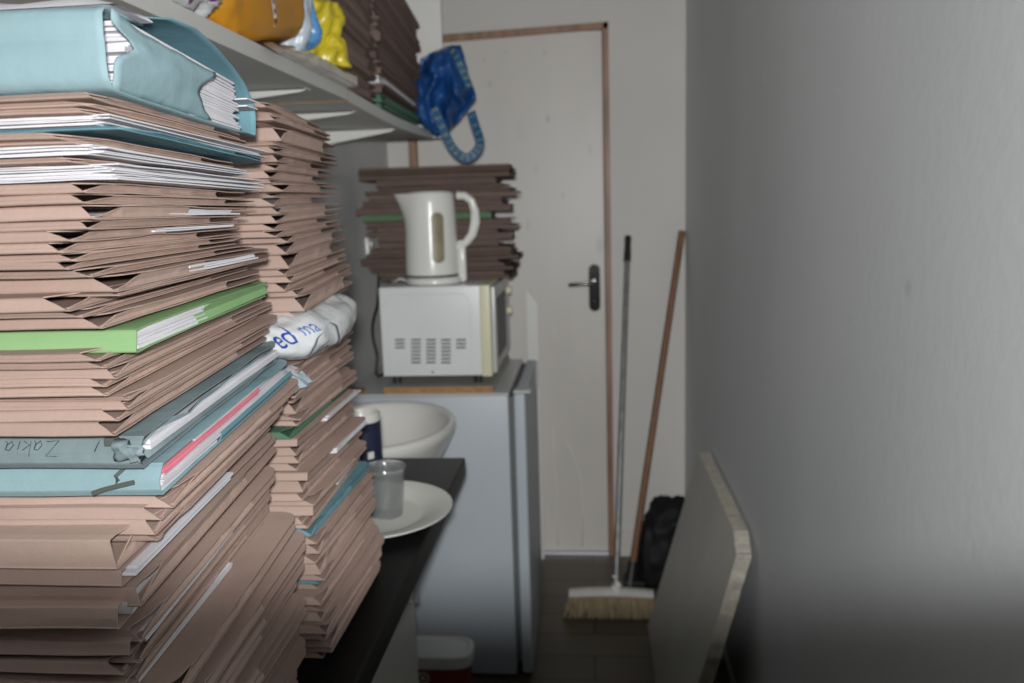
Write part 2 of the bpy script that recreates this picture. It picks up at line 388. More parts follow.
def folder(corner, t, rise0, rise1, m, D=.245, L=.34, rot=0.0, gusset=True, g0=.03, g1=.165, flap=1.0, papers=0, pmat=None,
           pkw=None, seed=0, name='document_folder', wob=.0010, rc=.018, corner_open=.02, lowres=False, bevel=False):
    """Card wallet folded along the spine (local y=0), closed at its end by a side flap, its loose end open.
       corner = world point of the bottom of the spine at the corridor end; local x runs away from the corridor."""
    rnd = random.Random(seed)
    zb = lambda y: rise0*y/.24
    zt = lambda y: t + rise1*y/.24 - (.10*t if y > g1 else 0)*min(1, (y-g1)/.03)
    mid = t*.5
    rec = min(1, .009/t)*rnd.uniform(.006, .018) if (gusset and not bevel) else 0.0
    def edge(y, z=0):
        d = y-(D-rc)
        if d <= 0:
            if y < .0051: return -rec*max(0, min(1, z/t))**1.3
            if z > .6*t and y < .05: return -rec*max(0, 1-(y-.005)/.030)**1.5
            return 0.0
        return -rc*(1-sqrt(max(0, 1-(d/rc)**2)))*1.0
    b = MB()
    ysb = [D, D-rc*.12, D-rc*.4, D-rc, g1+.02, g1-.02, .1, .05, .02, .006]
    r = min(t*.35, .003)
    if bevel:
        path = [(y, zb(y)) for y in ysb] + [(.003, .0001), (.0005, t*.18), (0, t*.24), (.0004, t*.40), (.0006, t*.56), (.0016, t*.62), (.0055, t*.92), (.0075, t)]
    else:
        path = [(y, zb(y)) for y in ysb] + [(.0022, 0), (-.0004, .0004), (-.0008, .0009), (-.0002, .0018 if t > .005 else t*.35), (.0008, mid), (.0018, t-.0012 if t > .005 else t*.75), (.0026, t-.0004), (.0048, t)]
    yst = [.008, .02, .05, .1, g1-.02, g1, g1+.02, D-rc, D-rc*.4, D-rc*.12, D]
    path += [(y, zt(y)) for y in yst if y <= D*flap+1e-6]
    xs = [0, .4, .75, .93, 1] if lowres else None
    card_sheet(b, path, L, edge, wob, seed*1.7, xs, True)
    if gusset:
        n = 12; vs = []; fs = []
        for i in range(n+1):
            y = g0+(g1-g0)*i/n
            q_ = min(1, max(0, (y-g0)/max(corner_open, .002))); top = .10+.90*q_*q_*(3-2*q_)
            z0 = zb(y)+.0006; z1 = zt(y)-.0006
            ins = .0030 if i > 0 else .004
            wv = .0008*noise.noise(Vector((y*40, seed, 2)))
            vs += [Vector((-.0012, y, z0)), Vector((-ins+wv*2, y, z0+(z1-z0)*.45*top)), Vector((-.0014+wv, y, z0+(z1-z0)*(top*.985)))]
        for i in range(n):
            fs += [(i*3, i*3+1, i*3+4, i*3+3), (i*3+1, i*3+2, i*3+5, i*3+4)]
        b.add(vs, fs)
    R = Matrix.Rotation(rot, 3, 'Z'); c = Vector(corner)
    o = b.build(name, m, solid=.0008)
    o.rotation_euler = (0, 0, rot); o.location = c
    if papers:
        pk = dict(x1=-.007, y0=.012, y1=D-.012, lo=.12, hi=.85, jx=.003, jy=.003, wave=.0004); pk.update(pkw or {})
        pb = MB()
        f0 = lambda y: zb(y)+pk['lo']*(zt(y)-zb(y)); f1 = lambda y: zb(y)+pk['hi']*(zt(y)-zb(y))
        sheets_mesh(pb, -L+.02, pk['x1'], pk['y0'], pk['y1'], f0, f1, papers, rnd, pk['jx'], pk['jy'], pk['wave'], seed)
        p = pb.build('paper_sheaf', pmat or M['paper'])
        p.parent = o; p['label'] = 'white papers inside'
    return o

# ---- nearest stack -------------------------------------------------
rise1 = lambda dz: lerp_tab(dz, [-.50, -.30, -.22, -.14, -.056, 0, .066], [.004, .025, .024, .018, .008, .000, -.007])
def s1_corner(uc):
    Yr = -.275*F/(uc-587.5); return .5+(Yr-.5)*.5
# kind, top y, bottom y (pixels on the spine), corner u, options
S1 = [
 ('b', 92.5, 99.5, 92, {}), ('b', 101, 107, 86, {}), ('b', 108, 114, 84, {}),
 ('w', 115, 126.5, 104, {}), ('tb', 126.8, 131.5, 122, {}),
 ('b', 132.5, 139.5, 60, {}), ('b', 140.5, 144.5, 76, {'n': 1}),
 ('w', 145, 157, 95, {}), ('b', 158, 163.5, 72, {}), ('w', 164, 182, 104, {}),
 ('b', 183, 193, 84, {}), ('b', 195.5, 205, 84, {}), ('b', 206.5, 220.5, 92, {'p': 2, 'thick': 1}), ('b', 222, 230.5, 88, {}),
 ('b', 232, 242.5, 70, {'p': 2}), ('b', 244, 253.5, 60, {}), ('b', 255, 262, 74, {'n': 1}), ('b', 263, 270, 66, {}),
 ('b', 271, 277.5, 90, {}), ('b', 279, 293, 115, {'p': 2, 'thick': 1}), ('b', 294, 296.5, 118, {'n': 1}), ('b', 297.5, 311.5, 66, {'thick': 1}),
 ('b', 313, 318, 80, {'n': 1}), ('b', 319, 329.5, 100, {}),
 ('g', 331, 353, 135, {}),
 ('b', 355, 362, 98, {}), ('b', 363, 368.5, 104, {}), ('b', 369.5, 379, 115, {}), ('b', 380, 387.5, 104, {}),
 ('b', 388.5, 396.5, 106, {}), ('b', 397.5, 400.5, 128, {'n': 1}), ('b', 401.5, 410, 128, {}), ('b', 411, 421.5, 117, {'thick': 1}), ('b', 423, 436, 113, {'thick': 1}),
 ('z', 438, 466.5, 138, {}), ('lb', 467.5, 496, 158, {}),
 ('b', 497.5, 507.5, 172, {}), ('b', 509, 520, 160, {}), ('b', 521, 534.5, 154, {'thick': 1}), ('b', 536, 540, 158, {'n': 1}),
 ('b', 541, 569, 114, {'thick': 1}), ('b', 571, 586, 120, {'p': 3}), ('b', 588, 605.5, 139, {'thick': 1}),
 ('b', 607, 628, 116, {'p': 3, 'thick': 1}), ('b', 630, 641, 140, {}), ('b', 642, 654, 128, {'p': 3}), ('b', 655, 662, 138, {'n': 1}), ('b', 663, 674, 122, {}), ('b', 675, 682, 134, {'n': 1}), ('b', 683, 695, 124, {'p': 3}),
]
anchors = {'w1': 'crumpled white sheaf'}
anchor = 'big pale blue file'; cnt = 0; wn = 0
zlast = None
G1 = 'folders in the nearest stack'
for i, (k, yt, yb, uc, o) in enumerate(S1):
    Y = s1_corner(uc)
    pt = atY(uc*.6, yt, Y); pb_ = atY(uc*.6, yb, Y); X = atY(uc, yt, Y).x
    z0, z1 = pb_.z, pt.z
    t = z1-z0
    r0 = rise1(z0-H); r1 = rise1(z1-H)
    rnd = random.Random(100+i)
    D = (.243 if yb < 200 else .262 if yb < 300 else .283)+rnd.uniform(-.012, .014)
    rot = radians(rnd.uniform(-.5, 2.2))
    kw = dict(D=D, rot=rot, seed=i+1, g0=.004, g1=D*rnd.uniform(.64, .74), corner_open=rnd.uniform(.016, .044), rc=rnd.uniform(.01, .024))
    zlast = z0
    if k == 'b':
        cnt += 1
        if o.get('p'): kw.update(papers=3, g1=rnd.uniform(.11, .14), pkw=dict(x1=-.003, lo=.15, hi=.8, y0=.10, y1=.225))
        if o.get('p') == 3: kw.update(gusset=False, pkw=dict(x1=.003, lo=.12, hi=.80, y0=.014, y1=.17))
        f = folder((X, Y, z0), t, r0, r1, M['buff'], **kw)
        look = 'thick buff folder' if o.get('thick') else ('thin buff folder' if o.get('n') else 'buff folder')
        if o.get('p'): look += ' showing white paper'
        tag(f, f'{look}, {ordinal(cnt)} below the {anchor} in nearest stack', 'folder', G1)
    elif k == 'w':
        wn += 1
        b = MB(); c = Vector((X, Y, z0))
        sheets_mesh(b, -.32, .0, 0, D-.01, lambda y: r0*y/.24+.0004, lambda y: t+r1*y/.24-.0004, 7 if t < .008 else 11, rnd, .008, .004, .0009, i)
        f = b.build('paper_sheaf', M['paper']); f.location = c; f.rotation_euler = (0, 0, rot)
        w = ['thin sheaf of white paper lying on the thin blue folder in the nearest stack',
             'flat sheaf of white paper, middle one of three in the nearest stack',
             'thickest crumpled sheaf of white paper in the nearest stack, lowest of three'][wn-1]
        tag(f, w, 'papers')
        anchor = ['topmost white sheaf', 'middle white sheaf', 'thickest white sheaf'][wn-1]; cnt = 0
    elif k == 'tb':
        kw.update(D=.262, g1=.18, rc=.03)
        f = folder((X, Y, z0), t, r0, r1, M['teal'], **kw)
        tag(f, 'thin blue card folder with rounded flap near the top of the nearest stack', 'folder')
        anchor = 'thin blue folder'; cnt = 0
    elif k == 'g':
        kw.update(D=.255, gusset=False, papers=5, pkw=dict(x1=-.002, y0=.004, y1=.11, lo=.06, hi=.93, jx=.002), rot=radians(2))
        f = folder((X, Y, z0), t, r0, r1, M['green'], **kw)
        # closed end flap over the rear half only
        b = MB(); vs = []; fs = []
        for q in range(7):
            y = .095+.155*q/6; a = r0*y/.24; c = t+r1*y/.24
            vs += [(-.001, y, a+.001), (-.004, y, a+(c-a)*.5), (-.001-(.006 if q == 0 else 0), y, c-.001)]
        for q in range(6): fs += [(q*3, q*3+1, q*3+4, q*3+3), (q*3+1, q*3+2, q*3+5, q*3+4)]
        b.add(vs, fs); e = b.build('end_flap', M['green'], solid=.0008); e.parent = f
        tag(f, 'light green card folder full of white paper in the nearest stack', 'folder')
        anchor = 'light green folder'; cnt = 0
    elif k == 'z':
        kw.update(D=.285, gusset=False, papers=3, pkw=dict(x1=-.004, lo=.1, hi=.55, y0=.02), rot=radians(1.5), wob=.0030, bevel=True)
        f = folder((X, Y, z0), t, r0, r1, M['greyblue'], **kw)
        b = MB(); vs = []; fs = []
        for q in range(9):
            y = .012+.25*q/8; a = r0*y/.24; c = t+r1*y/.24; w = .004*noise.noise(Vector((y*60, 5, 1)))
            vs += [(-.001, y, a+.001), (-.009+w, y, a+(c-a)*.4), (-.002+w, y, a+(c-a)*(.62+.3*sin(q*1.7)**2))]
        for q in range(8): fs += [(q*3, q*3+1, q*3+4, q*3+3), (q*3+1, q*3+2, q*3+5, q*3+4)]
        b.add(vs, fs); e = b.build('end_flap', M['greyblue'], solid=.0008, smooth=True); e.parent = f
        # crumpled corner ear
        b = MB(); ee = []
        for a in range(6):
            for c in range(6):
                ee.append((-.016+.0044*a+.003*noise.noise(Vector((a, c, 4))), -.002+.010*noise.noise(Vector((a*.9, c*.9, 9)))-.001-.003*(a/5), t*.25+t*.72*c/5*(1-.25*a/5)))
        b.add(ee, [(a*6+c, a*6+c+1, a*6+c+7, a*6+c+6) for a in range(5) for c in range(5)])
        e = b.build('torn_corner', M['greyblue'], solid=.0008, smooth=True); e.parent = f
        # handwriting, upside down on the spine
        strokes = {'Z': [[(0, 1), (.8, 1), (0, 0), (.9, .05)]], 'a': [[(.5, .5), (.2, .55), (0, .25), (.2, 0), (.45, .2), (.5, .5), (.5, .1), (.65, 0)]],
                   'k': [[(0, 1), (0, 0)], [(.45, .55), (.02, .25), (.5, 0)]], 'i': [[(.05, .5), (.05, .0)], [(.04, .72), (.07, .75)]]}
        hb = MB(); pen = 0.0; sc = .0095
        for ch in 'Zakia':
            for st in strokes[ch]:
                P = [Vector((-.056-(pen+x)*sc, .0032-.0052*(1-min(1,max(0,((t*.90-y*sc)/t-.6)/.35))), t*.90-y*sc)) for x, y in st]
                hb.tube(P, .00023, 5)
            pen += {'Z': 1.15, 'a': .9, 'k': .75, 'i': .45}[ch]
        hb.tube([Vector((-.028, .0028, t*.88)), Vector((-.0295, .001, t*.7)), Vector((-.030, -.0014, t*.55))], .00035, 5)
        e = hb.build('handwriting', M['ink']); e.parent = f
        hb = MB(); hb.box((-.024, .000, t*.70), (-.016, .0065, t*.99), .001); e = hb.build('knotted_tag', M['ribbon']); e.parent = f
        tag(f, 'worn grey-blue folder with upside-down handwriting on its spine, in the nearest stack', 'folder')
        anchor = 'pale blue corded folder'; cnt = 0
    elif k == 'lb':
        kw.update(D=.288, gusset=False, rot=radians(1.5), bevel=True)
        f = folder((X, Y, z0), t, r0, r1, M['blue'], **kw)
        for nm, pm, lo, hi, y0, y1, x1 in (('paper_sheaf', M['paper'], .05, .42, .004, .10, -.001), ('paper_sheaf', M['paper'], .44, .62, .004, .26, .000),
                                      ('pink_paper', M['pink'], .60, .83, .008, .19, -.0005), ('paper_sheaf', M['paper'], .80, .90, .06, .27, -.002)):
            pb = MB()
            g0_ = lambda y: r0*y/.24+lo*(t+(r1-r0)*y/.24); g1_ = lambda y: r0*y/.24+hi*(t+(r1-r0)*y/.24)
            sheets_mesh(pb, -.30, x1, y0, y1, g0_, g1_, 3, rnd, .002, .002, .0008, i)
            e = pb.build(nm, pm); e.parent = f
        b = MB(); vs = []; fs = []
        for q in range(7):
            y = .10+.175*q/6; a = r0*y/.24; c = t+r1*y/.24
            vs += [(-.0005, y, a+.001), (.0015, y, a+(c-a)*.25), (.0005, y, a+(c-a)*(.40+(.05 if q % 2 else 0)))]
        for q in range(6): fs += [(q*3, q*3+1, q*3+4, q*3+3), (q*3+1, q*3+2, q*3+5, q*3+4)]
        b.add(vs, fs); e = b.build('end_flap', M['teal'], solid=.0008); e.parent = f
        hb = MB(); hb.tube([(-.046, -.003, t*.16), (-.038, -.0035, t*.30), (-.026, -.0035, t*.44), (-.0165, -.003, t*.54)], .0018, 6)
        hb.tube([(-.030, -.003, t*.40), (-.0275, -.003, t*.62), (-.030, -.001, t*.72), (-.026, .004, t*.92)], .0013, 6)
        e = hb.build('treasury_cord', M['ribbon']); e.parent = f
        tag(f, 'pale blue folder with pink and white papers and a dark cord, in the nearest stack', 'folder')
# folders between the bottom of the picture and the worktop carry the stack
n_low = 16; hlow = zlast-.0006-WZ
for q in range(n_low):
    cnt += 1
    z1 = zlast-.0006-hlow*q/n_low; z0 = zlast-.0006-hlow*(q+1)/n_low+.0006
    rnd = random.Random(900+q)
    f = folder((-.300+rnd.uniform(-.012, .012), .505+rnd.uniform(-.012, .012), z0), z1-z0, rise1(z0-H)*(1-q/n_low*.6) if q < n_low-1 else 0.0, rise1(z1-H)*(1-(q-1)/n_low*.6 if q else 1), M['buff'], rot=radians(rnd.uniform(-.5, 2)), seed=300+q, D=.28,
               g0=.004, g1=rnd.uniform(.15, .18))
    tag(f, f'buff folder, {ordinal(cnt)} below the {anchor} in nearest stack', 'folder', G1)

# ---- the big pale blue file on top --------------------------------
uc = 106; Y = .478; X = atY(uc, 60, Y).x
zb_ = atY(50, 91.6, Y).z; zt_ = atY(50, 6, Y).z; T = zt_-zb_
r0 = rise1(zb_-H); c = Vector((X, Y, zb_)); rt = radians(2.2)
big = thing('box_file', c, 'big pale blue file stuffed with white paper on top of the nearest stack', 'file')
big.rotation_euler = (0, 0, rt)
def addp(b, name, m, **k):
    o = b.build(name, m, **k); o.parent = big; return o
b = MB()
zf0 = lambda y: r0*y/.24
zf1 = lambda y: T*(1-.30*max(0, y-.02)/.24)+r0*y/.24*.5
path = [(.24, zf0(.24)), (.2, zf0(.2)), (.14, zf0(.14)), (.08, zf0(.08)), (.03, zf0(.03)), (.012, .0006), (.004, .0022), (.001, .007), (0, T*.3), (0.0006, T*.58), (.0012, T*.6), (.0004, T*.63), (.001, T*.9), (.004, T*.97), (.012, T*.995),
        (.03, zf1(.03)), (.05, zf1(.05))]
card_sheet(b, path, .34, lambda y: 0.0, .0016, 5.5); addp(b, 'cover', M['blue'], solid=.0010, smooth=True)
# wrap-round end flap with a scooped rear edge and a torn hole at the spine corner
b = MB(); vs = []; fs = []; ny, nz = 16, 12
for a in range(ny+1):
    for e in range(nz+1):
        fz = e/nz
        y1 = .150-.028*sin(pi*min(1, fz*1.1))
        yst = .006+.024*max(0, 1-abs((fz-.60)/.2))
        y = yst+(y1-yst)*a/ny
        z = zf0(y)+.001+(zf1(y)-zf0(y)-.002)*fz*(1-.13*min(1, a/3))+.0014*noise.noise(Vector((y*50, fz*5, 8)))
        xo = .0035+.0030*sin(pi*fz)*sin(pi*a/ny)-.006*(1-fz)**3 + .0016*noise.noise(Vector((y*38, fz*4, 3)))
        vs.append(Vector((xo, y, z)))
for a in range(ny):
    for e in range(nz): fs.append((a*(nz+1)+e, a*(nz+1)+e+1, (a+1)*(nz+1)+e+1, (a+1)*(nz+1)+e))
b.add(vs, fs); addp(b, 'end_flap', M['blue'], solid=.0010, smooth=True)
rnd = random.Random(5)
b = MB(); sheets_mesh(b, -.32, -.003, .034, .205, lambda y: zf0(y)+.0012, lambda y: zf1(y)-.0015, 24, rnd, .0012, .006, .0006, 3)
addp(b, 'paper_sheaf', M['paper'])
b = MB()
path = [(.034, zf1(.03)+.002), (.05, zf1(.05)+.006), (.08, zf1(.08)+.013), (.12, zf1(.12)+.017), (.16, zf1(.16)+.015), (.20, zf1(.2)+.010), (.225, zf1(.22)+.003), (.240, zf1(.22)-.008), (.247, T*.38), (.248, T*.2), (.245, T*.06+r0), (.242, r0+.0005)]
card_sheet(b, path, .34, lambda y: .002+(-.012 if y < .06 else 0)+.004*sin(y*18), .0012, 2.5); addp(b, 'lid_flap', M['teal'], solid=.0010, smooth=True)
for dy, dz in ((.0, 0), (-.002, -.006)):
    b = MB(); b.box((-.03, .214+dy, zf1(.22)-.012+dz), (.004, .240+dy, zf1(.22)-.0108+dz), .0003); addp(b, 'index_tab', M['paper'])
# white plastic-covered packet on top of it
b = MB(); z0 = zt_+.0006
b.box((X-.30, Y+.012, z0), (X+.002, Y+.055, z0+.0075), .003)
vs = list(b.v)
pk = MB(); nx = 16; nn = []
for a in range(nx+1):
    for e in range(9):
        x = X-.31+.312*a/nx; y = Y+.006+.05*e/8
        h = (.0065+.0035*noise.noise(Vector((x*38, y*60, 1))))*(sin(pi*e/8)**.4 if 0 < e < 8 else 0)*(1 if 0 < a < nx else .3)
        nn.append(Vector((x, y, z0+.0004+max(0, h))))
pk.add(nn, [(a*9+e, a*9+e+1, a*9+e+10, a*9+e+9) for a in range(nx) for e in range(8)])
lowv = [Vector((v.x, v.y, z0)) for v in nn]
pk.add(lowv, [(a*9+e, a*9+e+9, a*9+e+10, a*9+e+1) for a in range(nx) for e in range(8)])
f = pk.build('paper_packet', M['paper'], smooth=True, origin=(X-.15, Y+.03, z0))
tag(f, 'crumpled white paper packet lying on top of the big blue file', 'paper')

# ---- second stack ---------------------------------------------------
S2X = lambda z: lerp_tab(z-H, [-.50, -.42, -.31, -.19, -.10, -.012, .10], [-.297, -.297, -.307, -.312, -.302, -.314, -.318])
S2R = lambda z: lerp_tab(z-H, [-.50, -.30, -.10, .12], [0, radians(1), radians(2.5), radians(4)])
rise2 = lambda z: lerp_tab(z-H, [-.50, -.28, -.12, -.03, .03, .10], [0, .000, .012, .010, .002, -.002])
G2 = 'folders in the second stack'
def stack2(zlo, zhi, tavg, seed, anchor, upward, special):
    rnd = random.Random(seed); z = zlo; L = []
    while z < zhi-.004:
        t = min(tavg*rnd.choice((.55, .75, .9, 1, 1.1, 1.3, 1.7)), zhi-z)
        if zhi-(z+t) < .004: t = zhi-z
        L.append((z, t)); z += t
    n = len(L)
    for i, (z, t) in enumerate(L):
        k = (i+1) if upward else n-i
        jx = rnd.uniform(-.009, .008); jy = rnd.uniform(-.014, .014)
        kw = dict(D=.245+rnd.uniform(-.012, .016), rot=S2R(z)+radians(rnd.uniform(-2, 2)), seed=seed+i, g0=.004,
                  g1=rnd.uniform(.14, .19), corner_open=rnd.uniform(.015, .04), rc=rnd.uniform(.008, .022))
        sp = special.get(k); m = M['buff']; look = 'buff card folder'
        if sp == 'paper': kw.update(gusset=False, papers=4, pkw=dict(x1=.002, y0=.10, y1=.235, lo=.1, hi=.8)); look = 'buff folder with white paper sticking out'
        if sp == 'green': m = M['darkgreen']; look = 'thin dark green folder'
        if sp == 'teal': m = M['teal']; look = 'blue card folder'
        if t > tavg*1.5 and not sp: look = 'thick buff folder'
        if t < tavg*.6 and not sp: look = 'thin buff folder'
        f = folder((S2X(z)+jx, .83+jy, z+.0003), t-.0009, rise2(z), rise2(z+t), m, **kw)
        tag(f, f'{look}, {ordinal(k)} {"above" if upward else "below"} the {anchor}, second stack', 'folder', G2)
    return n
ZBAG0, ZBAG1 = H-.158, H-.108
stack2(WZ, ZBAG0, .0088, 1201, 'white carrier bag', False, {9: 'green', 10: 'paper', 15: 'paper', 19: 'paper', 22: 'teal', 28: 'teal'})
stack2(ZBAG1, H+.113, .0088, 1405, 'white carrier bag', True, {})

# ------------------------------------------------------------------ crumpled things
def crumple(b, c, h, amp, seed, n=28, m=18, e1=.7, rot=0, freq=14, flat=None, fn=None):
    """superellipsoid with creased surface; c centre, h half sizes"""
    vs = []; fs = []
    sg = lambda x, p: (abs(x)**p)*(1 if x >= 0 else -1)
    R = Matrix.Rotation(rot, 3, 'Z')
    for i in range(m+1):
        th = -pi/2+pi*i/m
        for k in range(n):
            ph = 2*pi*k/n
            p = Vector((h[0]*sg(cos(th), e1)*sg(cos(ph), e1), h[1]*sg(cos(th), e1)*sg(sin(ph), e1), h[2]*sg(sin(th), e1)))
            q = p*freq+Vector((seed, seed*2, seed*3))
            w_ = noise.noise_vector(q*.7)*.6; d = 1.7*abs(noise.noise(q+w_))+.9*abs(noise.noise(q*2.1+w_*1.5))+.45*abs(noise.noise(q*4.3))-.75
            nn = Vector((p.x/h[0], p.y/h[1], p.z/h[2])).normalized()
            p = p+nn*(-amp*d)
            if flat is not None: p.z = max(p.z, flat)
            p = R @ p + Vector(c)
            vs.append(fn(p) if fn else p)
    for i in range(m):
        for k in range(n): fs.append((i*n+k, i*n+(k+1) % n, (i+1)*n+(k+1) % n, (i+1)*n+k))
    b.add(vs, fs)

def text_mesh(name, s, size, m, mat4, parent=None, extr=.0004, shear=0.0):
    cu = bpy.data.curves.new('tmp_text', 'FONT'); cu.body = s; cu.size = size; cu.extrude = extr; cu.shear = shear
    to = bpy.data.objects.new('tmp_text', cu); C.objects.link(to)
    dg = bpy.context.evaluated_depsgraph_get(); me = bpy.data.meshes.new_from_object(to.evaluated_get(dg))
    bpy.data.objects.remove(to); bpy.data.curves.remove(cu)
    me.materials.clear(); me.materials.append(m); me.transform(mat4)
    o = bpy.data.objects.new(name, me); C.objects.link(o)
    return o
def frame(o, ex, ey):
    ex = Vector(ex).normalized(); ez = ex.cross(Vector(ey)).normalized(); ey = ez.cross(ex)
    return Matrix(((ex.x, ey.x, ez.x, o[0]), (ex.y, ey.y, ez.y, o[1]), (ex.z, ey.z, ez.z, o[2]), (0, 0, 0, 1)))
def drape(o, target, off=.0008, direction=None, back=.06):
    """press printed marks onto a crumpled surface"""
    from mathutils.bvhtree import BVHTree
    bmx = bmesh.new(); bmx.from_mesh(target.data); bmx.transform(Matrix.Translation(target.location)); tr = BVHTree.FromBMesh(bmx); bmx.free()
    d = Vector(direction).normalized(); k = []
    bo = bmesh.new(); bo.from_mesh(o.data)
    bmesh.ops.subdivide_edges(bo, edges=[e for e in bo.edges if e.calc_length() > .004], cuts=2)
    bmesh.ops.triangulate(bo, faces=bo.faces[:])
    miss = []
    for v in bo.verts:
        h = tr.ray_cast(v.co-d*back, d, back*3)
        if h[0] is not None and abs(h[1].dot(d)) > .12: v.co = h[0]-d*off
        else: miss.append(v)
    bmesh.ops.delete(bo, geom=miss, context='VERTS')
    bo.to_mesh(o.data); bo.free()

# white carrier bag squeezed into the second stack
bc = Vector((-.392, .918, (ZBAG0+ZBAG1)/2+.004))
def bagfn(p):
    f = (p.y-.78)/.3; return Vector((p.x, p.y, p.z+.010*f))
b = MB(); crumple(b, bc, (.112, .156, .030), .0095, 3.3, 90, 50, .75, radians(4), 13, fn=bagfn)
bag = b.build('carrier_bag', M['bagwhite'], smooth=True, origin=(bc.x, bc.y, ZBAG0))
tag(bag, 'white plastic carrier bag with blue letters squeezed into the second stack', 'bag')
tm = text_mesh('printed_letters', 'ed', .026, M['letter'], frame((-.25, .785, ZBAG1-.024), (-.03, 1, .16), (0, 0, 1)))
drape(tm, bag, .0007, (-1, 0, 0)); tm.parent = bag; tm.data.transform(Matrix.Translation(-bag.location))
tm = text_mesh('printed_letters', 'ma', .017, M['letterpale'], frame((-.25, .816, ZBAG1-.015), (-.03, 1, .18), (0, 0, 1)))
drape(tm, bag, .0007, (-1, 0, 0)); tm.parent = bag; tm.data.transform(Matrix.Translation(-bag.location))
# grey swirl on the bag
sw = MB()
for (y0, z0, r, a0, a1, w) in ((.846, .002, .021, 110, 320, .004), (.851, -.002, .013, 90, 300, .003), (.858, .004, .024, -60, 80, .005), (.854, -.004, .007, 0, 250, .003)):
    vs = []; n = 18
    for k in range(n+1):
        a = radians(a0+(a1-a0)*k/n); ww = w*sin(pi*(k+.3)/(n+.6))
        for s in (-1, 1): vs.append((-.25, y0+(r+s*ww*.5)*cos(a)*1.1, bc.z-.014+z0+(r+s*ww*.5)*sin(a)))
    sw.add(vs, [(2*k, 2*k+1, 2*k+3, 2*k+2) for k in range(n)])
swo = sw.build('printed_swirl', M['greyprint']); drape(swo, bag, .0007, (-1, 0, 0)); swo.parent = bag; swo.data.transform(Matrix.Translation(-bag.location))
# crinkled film wrap hanging out under the bag
b = MB(); vs = []
for a in range(9):
    for e in range(7):
        y = .79+.065*a/8; f = e/6
        x = -.345+.045*f+.004*noise.noise(Vector((a*.9, e*.8, 2)))
        vs.append((x, y, ZBAG0-.001+.004*noise.noise(Vector((a, e, 7)))-(.020*max(0, f-.55)/.45)))
b.add(vs, [(a*7+e, a*7+e+1, a*7+e+8, a*7+e+7) for a in range(8) for e in range(6)])
f = b.build('plastic_wrapper', M['paleblue'], solid=.0006, origin=(-.31, .85, ZBAG0-.002))
tag(f, 'crinkled clear wrapper poking out just under the white carrier bag', 'wrapper')

# ------------------------------------------------------------------ things on the worktop
pc = Vector((-.360, 1.256, WZ))
b = MB(); b.lathe([(0, .002), (.080, .002), (.088, .004), (.100, .011), (.128, .017), (.134, .018), (.134, .0155), (.128, .0135), (.102, .0075), (.090, .0005), (.082, 0), (0, 0)], pc+Vector((0, 0, .0004)), 56)
f = smooth_by_angle(b.build('plate', M['foam'], origin=pc), 50)
tag(f, 'round white plate overhanging the edge of the black worktop', 'plate')
cc = Vector((-.334, 1.262, WZ+.0030))
b = MB(); Hc = .083
b.lathe([(.0, .003), (.024, .003), (.0252, .006), (.031, Hc-.010), (.0325, Hc-.002), (.0345, Hc), (.0352, Hc-.002), (.0335, Hc-.004), (.0318, Hc-.012), (.0258, .002), (.0245, 0), (0, 0)], cc, 36)
f = smooth_by_angle(b.build('tumbler', M['cup'], origin=cc), 50)
tag(f, 'empty clear plastic tumbler standing on the white plate', 'cup')
kc = Vector((-.430, 1.475, WZ+.0004))
can = thing('mug', kc, 'tall white mug with navy pattern behind the second folder stack', 'mug')
b = MB(); b.lathe([(0, 0), (.034, 0), (.036, .003), (.036, .118), (.0345, .121), (.033, .119), (.033, .006), (0, .005)], kc, 32)
smooth_by_angle(b.build('body', M['ceramic'], can), 50)
b = MB()
for k in range(18):
    for j in range(7):
        if (k*5+j*3) % 9 == 0 and j in (1, 2, 4): continue
        a0 = 2*pi*k/18; a1 = a0+2*pi/18*1.0; z0 = kc.z+.012+j*.0135; vs = []
        for a in (a0, (a0+a1)/2, a1): vs += [(kc.x+.0364*cos(a), kc.y+.0364*sin(a), z0), (kc.x+.0364*cos(a), kc.y+.0364*sin(a), z0+.0135)]
        b.add(vs, [(0, 2, 3, 1), (2, 4, 5, 3)])
b.build('printed_pattern', M['navy'], can)

# ------------------------------------------------------------------ wash basin
bz = .850; ctr = Vector((-.512, 1.885, bz)); rx, ry = .188, .232
basin = thing('wash_basin', Vector((-.55, 1.885, .55)), 'white ceramic wash basin between the black worktop and the fridge', 'basin')
def bw(v, a, j):
    dx = v.x-ctr.x
    if dx < 0: v.x = ctr.x+dx*(.2185/rx)
    return v
prof = [(0, -.20), (.25, -.195), (.50, -.165), (.72, -.115), (.88, -.06), (.955, -.03), (.985, -.020), (1.0, -.008), (.995, 0), (.97, .005), (.92, .004), (.885, -.004), (.85, -.03), (.74, -.085), (.5, -.125), (.2, -.138), (0, -.14)]
b = MB(); vs = []; fs = []; n = 56
for j, (r, z) in enumerate(prof):
    for k in range(n):
        a = 2*pi*k/n; vs.append(bw(Vector((ctr.x+rx*r*cos(a), ctr.y+ry*r*sin(a), bz+z)), a, j))
for j in range(len(prof)-1):
    for k in range(n): fs.append((j*n+k, j*n+(k+1) % n, (j+1)*n+(k+1) % n, (j+1)*n+k))
b.add(vs, fs); b.build('bowl', M['ceramic'], basin, smooth=True)
b = MB(); b.box((XL+.0005, 1.72, bz-.1), (XL+.07, 2.05, bz+.006), .012, 3); smooth_by_angle(b.build('tap_ledge', M['ceramic'], basin))
b = MB(); b.tube([(-.69, 1.885, bz+.005), (-.69, 1.885, bz+.07), (-.67, 1.885, bz+.085), (-.61, 1.885, bz+.082), (-.60, 1.885, bz+.07)], .010, 12)
smooth_by_angle(b.build('tap', M['chrome'], basin))
